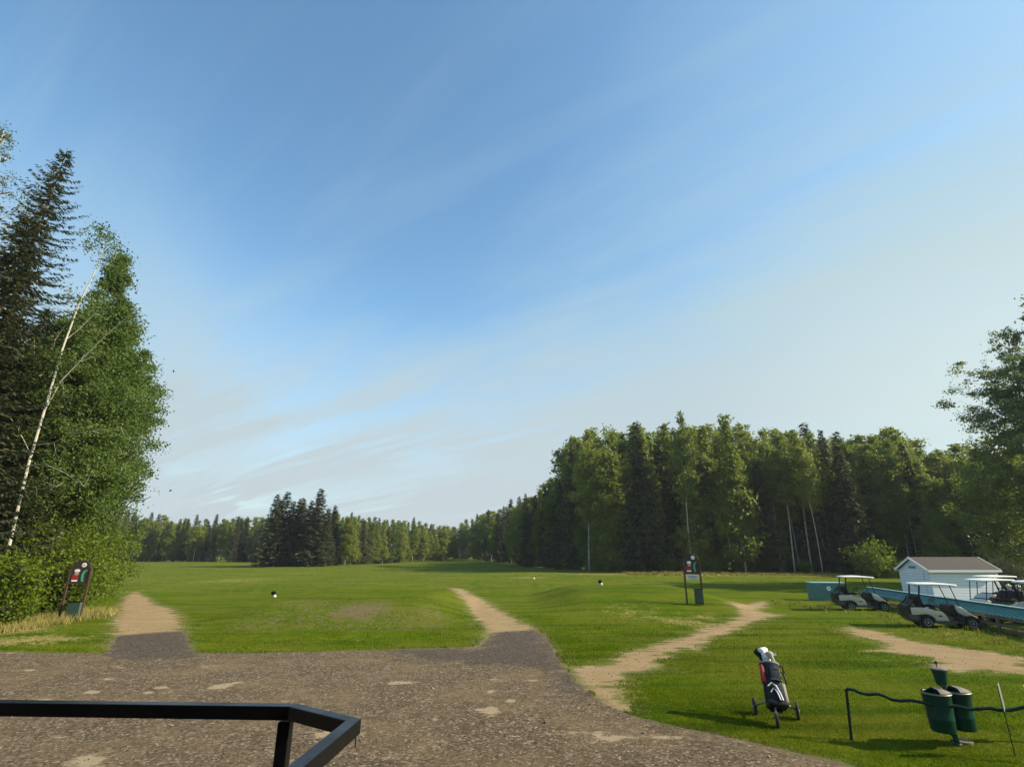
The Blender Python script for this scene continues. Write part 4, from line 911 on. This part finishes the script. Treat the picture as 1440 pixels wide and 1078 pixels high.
def shed():
    x0 = XY(1316, 33.5); y0 = 33.5; Lx, Ly = 4.15, 2.6; e = 1.74; ap = 2.46; z = hz(x0, y0)
    r = empty('shed', (x0, y0, z)); tag(r, 'small white lap sided shed with a brown shingled gable roof behind the carts', 'shed')
    m = MB(); t = .06
    m.box((Lx/2, t/2, e/2), (Lx, t, e)); m.box((Lx/2, Ly-t/2, e/2), (Lx, t, e))
    def gab(x):
        m.add([(x, t+.002, 0), (x, Ly-t-.002, 0), (x, Ly-t-.002, e), (x, Ly/2, ap-.05), (x, t+.002, e), (x+t, t+.002, 0), (x+t, Ly-t-.002, 0), (x+t, Ly-t-.002, e), (x+t, Ly/2, ap-.05), (x+t, t+.002, e)],
              [(0, 1, 2, 3, 4), (9, 8, 7, 6, 5), (0, 5, 6, 1), (1, 6, 7, 2), (2, 7, 8, 3), (3, 8, 9, 4), (4, 9, 5, 0)])
    gab(0); gab(Lx-t); w = m.build('wall', M['siding'], r)
    for s in (0, 1):
        m = MB(); ya, yb = (-.14, Ly/2) if s == 0 else (Ly+.14, Ly/2); ze = e-.02
        vs = []
        for x in (-.14, Lx+.14):
            vs += [(x, ya, ze), (x, yb, ap), (x, yb, ap+.06), (x, ya, ze+.06)]
        m.add(vs, [(0, 1, 2, 3), (7, 6, 5, 4), (0, 4, 5, 1), (1, 5, 6, 2), (2, 6, 7, 3), (3, 7, 4, 0)]); m.build('roof', M['shingle'], r)
        m = MB(); m.box((Lx/2, ya+(-.015 if s == 0 else .015), ze), (Lx+.30, .03, .13)); m.build('fascia', M['white'], r)
    for x in (-.155, Lx+.155):
        for s in (0, 1):
            m = MB(); ya, yb = (-.14, Ly/2) if s == 0 else (Ly+.14, Ly/2)
            vs = [(x+dx, y, zz) for dx in (-.014, .014) for (y, zz) in ((ya, e-.09), (yb, ap-.07), (yb, ap+.065), (ya, e+.045))]
            m.add(vs, [(0, 1, 2, 3), (7, 6, 5, 4), (0, 4, 5, 1), (1, 5, 6, 2), (2, 6, 7, 3), (3, 7, 4, 0)]); m.build('barge_board', M['white'], r)
    for y in (Ly/2-.42, Ly/2+.42):
        m = MB(); m.box((-.02, y, .84), (.035, .80, 1.60)); d = m.build('door', M['siding'], r, bevel=.004)
        m = MB()
        for yy in (y-.385, y+.385): m.box((-.044, yy, .84), (.012, .05, 1.6))
        m.box((-.044, y, 1.62), (.012, .72, .05)); m.box((-.044, y, .1), (.012, .72, .05)); m.build('door_trim', M['white'], d)
        m = MB(); m.box((-.06, Ly/2+(.07 if y > Ly/2 else -.07), .85), (.03, .02, .14)); m.build('handle', M['black'], d)
    m = MB(); m.box((-.03, Ly/2, 1.92), (.04, .55, .12))
    for q in range(4): m.box((-.056, Ly/2, 1.875+.03*q), (.012, .5, .01))
    m.build('gable_vent', M['greypaint'], r)
shed()

# ------------------------------------------------------------------ post signs
def post_sign(loc, rz, label, plaque, basket_x, basket_w, lean=0):
    r = empty('tee_sign', loc, rz, ry=lean); tag(r, label, 'sign')
    w = .80; h = 2.42
    for s in (-1, 1):
        m = MB(); m.box((s*w/2, 0, 1.06), (.075, .085, 2.16)); m.build('post', M['redwood'], r, bevel=.006)
    bd = MB(); out = [(-.36, 1.50), (.36, 1.50), (.36, 2.12)]+[(.36*math.cos(a), 2.12+.33*math.sin(a)) for a in np.linspace(.1, PI-.1, 13)]+[(-.36, 2.12)]
    n = len(out); bd.add([(x, -.02, z) for x, z in out]+[(x, .02, z) for x, z in out], [tuple(range(n)), tuple(range(2*n-1, n-1, -1))]+[(i, i+n, (i+1) % n+n, (i+1) % n) for i in range(n)])
    b = bd.build('board', M['boardbrown'], r)
    m = MB(); m.tube([(x*1.03, -.0, z) for x, z in out[2:]], .022, 6); m.build('board_frame', M['redwood'], b); m = MB(); m.box((0, 0, 1.475), (.724, .06, .05)); m.build('board_sill', M['redwood'], b)
    f = -.024
    def disc(x, z, rx, rz_, mt, nm, y=f):
        m = MB(); m.lathe([(.001, -.004), (1, -.004), (1, .004), (.001, .005)], n=20); m.v = [(x+v[0]*rx, y-v[2], z+v[1]*rz_) for v in m.v]; m.build(nm, M[mt], b)
    disc(.10, 2.26, .095, .095, 'white', 'picture_ball'); disc(.10, 2.26, .03, .03, 'greypaint', 'picture_ball_mark', f-.007)
    disc(-.12, 2.02, .11, .07, 'white', 'picture_cap'); disc(-.12, 1.90, .09, .08, 'skin', 'picture_face')
    m = MB(); m.box((-.17, f, 1.72), (.24, .012, .22)); m.build('picture_shirt', M['red'], b, bevel=.01); m = MB(); m.box((-.15, f-.009, 1.60), (.22, .01, .07)); m.build('picture_label', M['white'], b)
    m = MB(); pts = [(.26, 2.05), (.17, 1.98), (.12, 1.85), (.13, 1.70), (.16, 1.56)]
    for (a0, b0), (a1, b1) in zip(pts[:-1], pts[1:]):
        m.add([(a0-.045, f, b0), (a0+.045, f, b0), (a1+.045, f, b1), (a1-.045, f, b1), (a0-.045, f-.01, b0), (a0+.045, f-.01, b0), (a1+.045, f-.01, b1), (a1-.045, f-.01, b1)], [(0, 1, 2, 3), (7, 6, 5, 4), (0, 4, 5, 1), (1, 5, 6, 2), (2, 6, 7, 3), (3, 7, 4, 0)])
    m.build('picture_stripe', M['jade'], b)
    if plaque:
        m = MB(); m.box((0, -.01, 1.30), (.62, .02, .25)); p = m.build('plaque', M['signwhite'], r, bevel=.004)
        m = MB()
        for q, ww in ((-.17, .07), (-.07, .06), (.02, .09), (.13, .07), (.21, .04)): m.box((q, -.023, 1.33), (ww, .006, .075))
        m.box((0, -.023, 1.235), (.4, .006, .03)); m.build('plaque_lettering', M['greypaint'], p)
    m = MB(); bw = basket_w
    m.box((basket_x, -.10, .40), (bw, .20, .66)); bk = m.build('litter_basket', M['mesh_green'], r, bevel=.02)
    m = MB(); m.box((basket_x, -.10, .745), (bw+.03, .23, .035)); m.box((basket_x, -.10, .06), (bw+.02, .22, .03)); m.build('basket_rim', M['black'], bk)
    m = MB()
    for q in range(7): m.box((basket_x-bw/2+bw*(q+.5)/7, -.203, .4), (.012, .006, .60))
    m.build('basket_bar', M['green'], bk)
g = G(97, 871)
post_sign(g, R(12), 'red brown two post sign with picture board and litter basket beside the bright shrubs', False, .14, .50)
g = G(977, 841)
post_sign(g, R(-6), 'dark two post sign with picture board, white plaque and litter basket before the right wood', True, .18, .38)

# ------------------------------------------------------------------ tee markers
def tee_marker(px, py, label, s=1.0, kind=0):
    g = G(px, py); r = empty('tee_marker', g, R(20)); r.scale = (s,)*3
    if kind == 0:
        m = MB(); m.lathe([(.02, .02), (.05, .12), (.13, .17), (.165, .24), (.16, .31), (.10, .37), (.001, .39)], n=18); m.build('cap', M['black'], r, smooth=True)
        m = MB(); m.lathe([(.09, -.02), (.11, .03), (.10, .10), (.03, .15)], c=(.09, -.05, 0), n=16); m.build('ball', M['white'], r, smooth=True)
    else:
        m = MB(); m.lathe([(.03, -.02), (.055, .02), (.06, .06), (.045, .10), (.001, .12)], n=14); m.build('ball', M['white'], r, smooth=True)
        m = MB(); m.tube([(0, 0, -.05), (0, 0, .03)], .012, 6); m.build('spike', M['steel'], r)
    return tag(r, label, 'tee marker', 'tee markers')
tee_marker(384, 839, 'black and white tee marker on the left tee mound', 1.0)
tee_marker(844, 822, 'black and white tee marker on the right tee mound', 1.15)
tee_marker(519, 835, 'small white tee marker on the left tee mound', 1.5, 1)
tee_marker(751, 814, 'small white tee marker far out between the two mounds', 1.5, 1)

# ------------------------------------------------------------------ bins, ball washer, wavy rail, stake
def washer(parent, x, y, zb):
    m = MB(); m.lathe([(.04, zb), (.075, zb+.03), (.085, zb+.10), (.098, zb+.21), (.115, zb+.225), (.115, zb+.245)], c=(x, y, 0), n=22); w = m.build('ball_washer', M['green'], parent, smooth=True)
    m = MB(); m.lathe([(.117, zb+.245), (.115, zb+.262), (.06, zb+.278), (.001, zb+.282)], c=(x, y, 0), n=22); m.build('washer_lid', M['greyrim'], w, smooth=True)
    m = MB(); m.tube([(x-.02, y, zb+.27), (x-.02, y, zb+.33)], .008, 6); m.lathe([(.001, -.022), (.02, -.012), (.022, .01), (.001, .022)], c=(x-.02, y, zb+.34), n=12); m.build('plunger', M['black'], w, smooth=True)
def bins():
    g = G(1346, 1047); r = empty('litter_station', g, R(-8)); tag(r, 'pair of dark green round litter bins on one post with a ball washer on top', 'litter bin')
    m = MB(); m.tube([(0, 0, -.1), (0, 0, .84)], .03, 10); m.tube([(-.17, .02, .26), (0, 0, .10)], .02, 7); m.box((0, 0, .30), (.30, .05, .03)); m.box((0, 0, .70), (.30, .05, .03)); m.build('post', M['green'], r, smooth=True)
    for s, dy in ((-1, -.08), (1, .07)):
        x = s*.185; m = MB()
        m.lathe([(.155, .20), (.165, .215), (.172, .36), (.176, .37), (.176, .40), (.174, .41), (.192, .70), (.198, .71), (.198, .74), (.190, .742), (.180, .70), (.150, .24), (.001, .235)], c=(x, dy, 0), n=28); b = m.build('bin', M['green'], r, smooth=True)
        m = MB(); m.tube([(x+.196*math.cos(a), dy+.196*math.sin(a), .725) for a in np.linspace(0, 2*PI, 30)], .011, 6, False); m.build('rim', M['greyrim'], b, smooth=True)
        m = MB(); vs = []; k = 14
        for a in np.linspace(-.55*PI, .5*PI, k):
            vs += [(x+.195*math.cos(a), dy+.195*math.sin(a), .745), (x+.10*math.cos(a), dy+.10*math.sin(a), .785)]
        base = len(vs); vs += [(v[0], v[1], v[2]-.008) for v in vs]
        fs = [(2*i, 2*i+2, 2*i+3, 2*i+1) for i in range(k-1)]+[tuple(q+base for q in (2*i+1, 2*i+3, 2*i+2, 2*i)) for i in range(k-1)]
        m.add(vs, fs); m.add([(x+.10*math.cos(a), dy+.10*math.sin(a), .785) for a in np.linspace(-.55*PI, .5*PI, k)], [tuple(range(k))]); m.build('half_lid', M['greyrim'], b, smooth=True)
    washer(r, -.02, 0, .80)
    m = MB(); m.lathe([(.07, -.02), (.07, .02), (.045, .04), (.035, .12), (.001, .125)], n=14); m.build('base', M['green'], r, smooth=True)
    m = MB(); m.lathe([(.001, .0), (.13, .0), (.13, .025), (.001, .03)], c=(.16, .12, .01), n=16); o = m.build('drain_disc', M['wood'], r)
bins()
def rail():
    p0 = G(1197, 1040); Y1 = 8.75
    px = [(1190, 968), (1200, 969), (1208, 973), (1220, 976), (1234, 975), (1244, 978), (1254, 983), (1266, 985), (1280, 984), (1292, 986), (1304, 989), (1316, 992), (1330, 993), (1342, 992), (1352, 994), (1364, 997), (1378, 996), (1392, 995), (1404, 998), (1420, 998), (1434, 995), (1446, 992), (1462, 990)]
    x0, y0 = p0.x, p0.y; x1, y1 = 7.55, Y1; pts = []
    for a, b in px:
        dx, dy, dz = ray(a, b); # meet the upright plane through the two posts
        t = (x0*(y1-y0)-y0*(x1-x0))/(dx*(y1-y0)-dy*(x1-x0)); pts.append(Vector((t*dx, t*dy, H+t*dz)))
    d = (Vector((x1, y1, 0))-Vector((x0, y0, 0))).normalized()
    for k in range(1, 14): pts.append(pts[22]+d*.09*k+Vector((0, 0, .018*math.sin(k*1.3)-.004*k)))
    r = empty('bag_rail', p0); tag(r, 'dark green wavy pipe rail on a slim post in front of the bins', 'rail')
    m = MB(); m.tube([p-p0 for p in pts], .024, 10); m.build('wavy_bar', M['greenpipe'], r, smooth=True)
    m = MB(); m.tube([(0, 0, -.1), (pts[0]-p0)+Vector((0, 0, .0))], .022, 10); m.build('post', M['greenpipe'], r, smooth=True)
    e = pts[-1]-p0; m = MB(); m.tube([(e.x, e.y, -.1), (e.x, e.y, e.z)], .022, 10); m.build('post', M['greenpipe'], r, smooth=True)
rail()
def stake():
    g = G(1428, 1063); r = empty('stake_sign', g, R(44)); tag(r, 'thin metal stake with a narrow grey sign panel seen edge on, behind the wavy rail', 'sign')
    m = MB(); m.box((0, 0, .42), (.014, .012, .98)); m.build('stake', M['greenpipe'], r)
    m = MB(); m.box((0, -.012, .76), (.16, .006, .36)); m.build('panel', M['greypaint'], r, bevel=.002)
    g = G(1452, 1052); g = Vector((8.30, 9.35, -.12)); r = empty('ball_washer_stand', g, R(0)); tag(r, 'dark ball washer with a pale lid, just cut off by the right edge', 'ball washer')
    m = MB(); m.tube([(0, 0, -.1), (0, 0, .72)], .03, 10); m.build('post', M['green'], r, smooth=True)
    m = MB(); m.lathe([(.05, .66), (.085, .70), (.10, .90), (.115, .905)], n=20); m.build('body', M['black'], r, smooth=True)
    m = MB(); m.lathe([(.12, .905), (.12, .925), (.07, .95), (.001, .955)], n=20); m.build('lid', M['signwhite'], r, smooth=True)
stake()

# ------------------------------------------------------------------ sun, sky, camera
SUN_EL, SUN_AZ = R(32), math.atan2(1.0, -.12)      # azimuth clockwise from +Y
sd_ = Vector((math.sin(SUN_AZ)*math.cos(SUN_EL), math.cos(SUN_AZ)*math.cos(SUN_EL), math.sin(SUN_EL)))
ld = bpy.data.lights.new('sun', 'SUN'); ld.energy = 5.0; ld.angle = R(.6); ld.color = (1.0, .88, .68)
lo = bpy.data.objects.new('sun', ld); col.objects.link(lo); lo.rotation_euler = sd_.to_track_quat('Z', 'Y').to_euler()
w = bpy.data.worlds.new('World'); sc.world = w; w.use_nodes = True; nt = w.node_tree; nt.nodes.clear()
sky = N(nt, 'ShaderNodeTexSky'); sky.sky_type = 'NISHITA'; sky.sun_disc = False; sky.sun_elevation = SUN_EL; sky.sun_rotation = SUN_AZ
sky.air_density = 1.0; sky.dust_density = .6; sky.ozone_density = 2.0
tc = N(nt, 'ShaderNodeTexCoord'); dirv = tc.outputs['Generated']
sp = N(nt, 'ShaderNodeSeparateXYZ'); nt.links.new(dirv, sp.inputs[0])
# thin high cloud projected on a plane overhead
zc = math_(nt, 'MAXIMUM', sp.outputs[2], .03); zc = math_(nt, 'ADD', zc, .12)
cb = N(nt, 'ShaderNodeCombineXYZ'); nt.links.new(math_(nt, 'DIVIDE', sp.outputs[0], zc), cb.inputs[0]); nt.links.new(math_(nt, 'DIVIDE', sp.outputs[1], zc), cb.inputs[1])
c1_ = noise(nt, mapping(nt, mapping(nt, cb.outputs[0], rot=(0, 0, .6)), (.5, .85, 1)), .95, 5, .5, dist=.5)
c2_ = noise(nt, mapping(nt, mapping(nt, cb.outputs[0], rot=(0, 0, .75)), (.40, 1.4, 1)), 1.4, 7, .58, dist=.7)
c3_ = noise(nt, mapping(nt, mapping(nt, cb.outputs[0], rot=(0, 0, .62)), (.20, 1.6, 1)), 1.7, 7, .6, dist=.5)
mask = math_(nt, 'ADD', math_(nt, 'MULTIPLY', c1_, .6), math_(nt, 'MULTIPLY', c2_, .4))
lowb = remap(nt, sp.outputs[2], .02, .72, .40, -.12)        # more veil low down
rightb = remap(nt, sp.outputs[0], -.35, .75, -.07, .20)     # and towards the sun
mask = math_(nt, 'ADD', mask, math_(nt, 'ADD', lowb, rightb))
fac = remap(nt, mask, .36, .88, 0.0, .97)
wisp = math_(nt, 'MULTIPLY', remap(nt, c3_, .47, .70), remap(nt, sp.outputs[2], .05, .5, .55, .24))
fac = math_(nt, 'ADD', fac, wisp, 0, True)
cloudc = mixc(nt, remap(nt, sp.outputs[2], .02, .62), (2.75, 2.56, 2.78), (2.10, 2.42, 2.85))
cloudc = mixc(nt, math_(nt, 'MULTIPLY', remap(nt, sp.outputs[0], .25, .8), remap(nt, sp.outputs[2], .65, .15)), cloudc, (3.25, 3.15, 3.25))
out = mixc(nt, fac, sky.outputs[0], cloudc)
bg = N(nt, 'ShaderNodeBackground'); bg.inputs['Strength'].default_value = .14; out = mixc(nt, 1.0, out, (.94, 1.17, 1.14), 'MULTIPLY'); nt.links.new(out, bg.inputs[0])
wo = N(nt, 'ShaderNodeOutputWorld'); nt.links.new(bg.outputs[0], wo.inputs[0])

def haze():
    m, nt, ns, L = newmat('haze'); v = N(nt, 'ShaderNodeVolumePrincipled'); v.inputs['Color'].default_value = (.86, .92, 1, 1); v.inputs['Density'].default_value = .00026; v.inputs['Anisotropy'].default_value = .2
    o = N(nt, 'ShaderNodeOutputMaterial'); L.new(v.outputs[0], o.inputs['Volume'])
    b = MB(); b.box((0, 0, 17), (8300, 8300, 38)); h = b.build('haze', m); tag(h, 'thin pale evening haze over the course', 'haze', kind='stuff')
haze()
cd = bpy.data.cameras.new('camera'); cam = bpy.data.objects.new('camera', cd); col.objects.link(cam)
cam.location = (0, 0, H); cam.rotation_euler = (PI/2+PITCH, 0, 0); cd.sensor_fit = 'HORIZONTAL'; cd.sensor_width = 36; cd.lens = F/1440*36
cd.clip_start = .05; cd.clip_end = 9000; sc.camera = cam
sc.view_settings.view_transform = 'Standard'; sc.view_settings.look = 'None'; sc.view_settings.exposure = 0.68; sc.view_settings.gamma = 1; sc.view_settings.use_curve_mapping = False
sc.cycles.max_bounces = 6; sc.cycles.transparent_max_bounces = 4
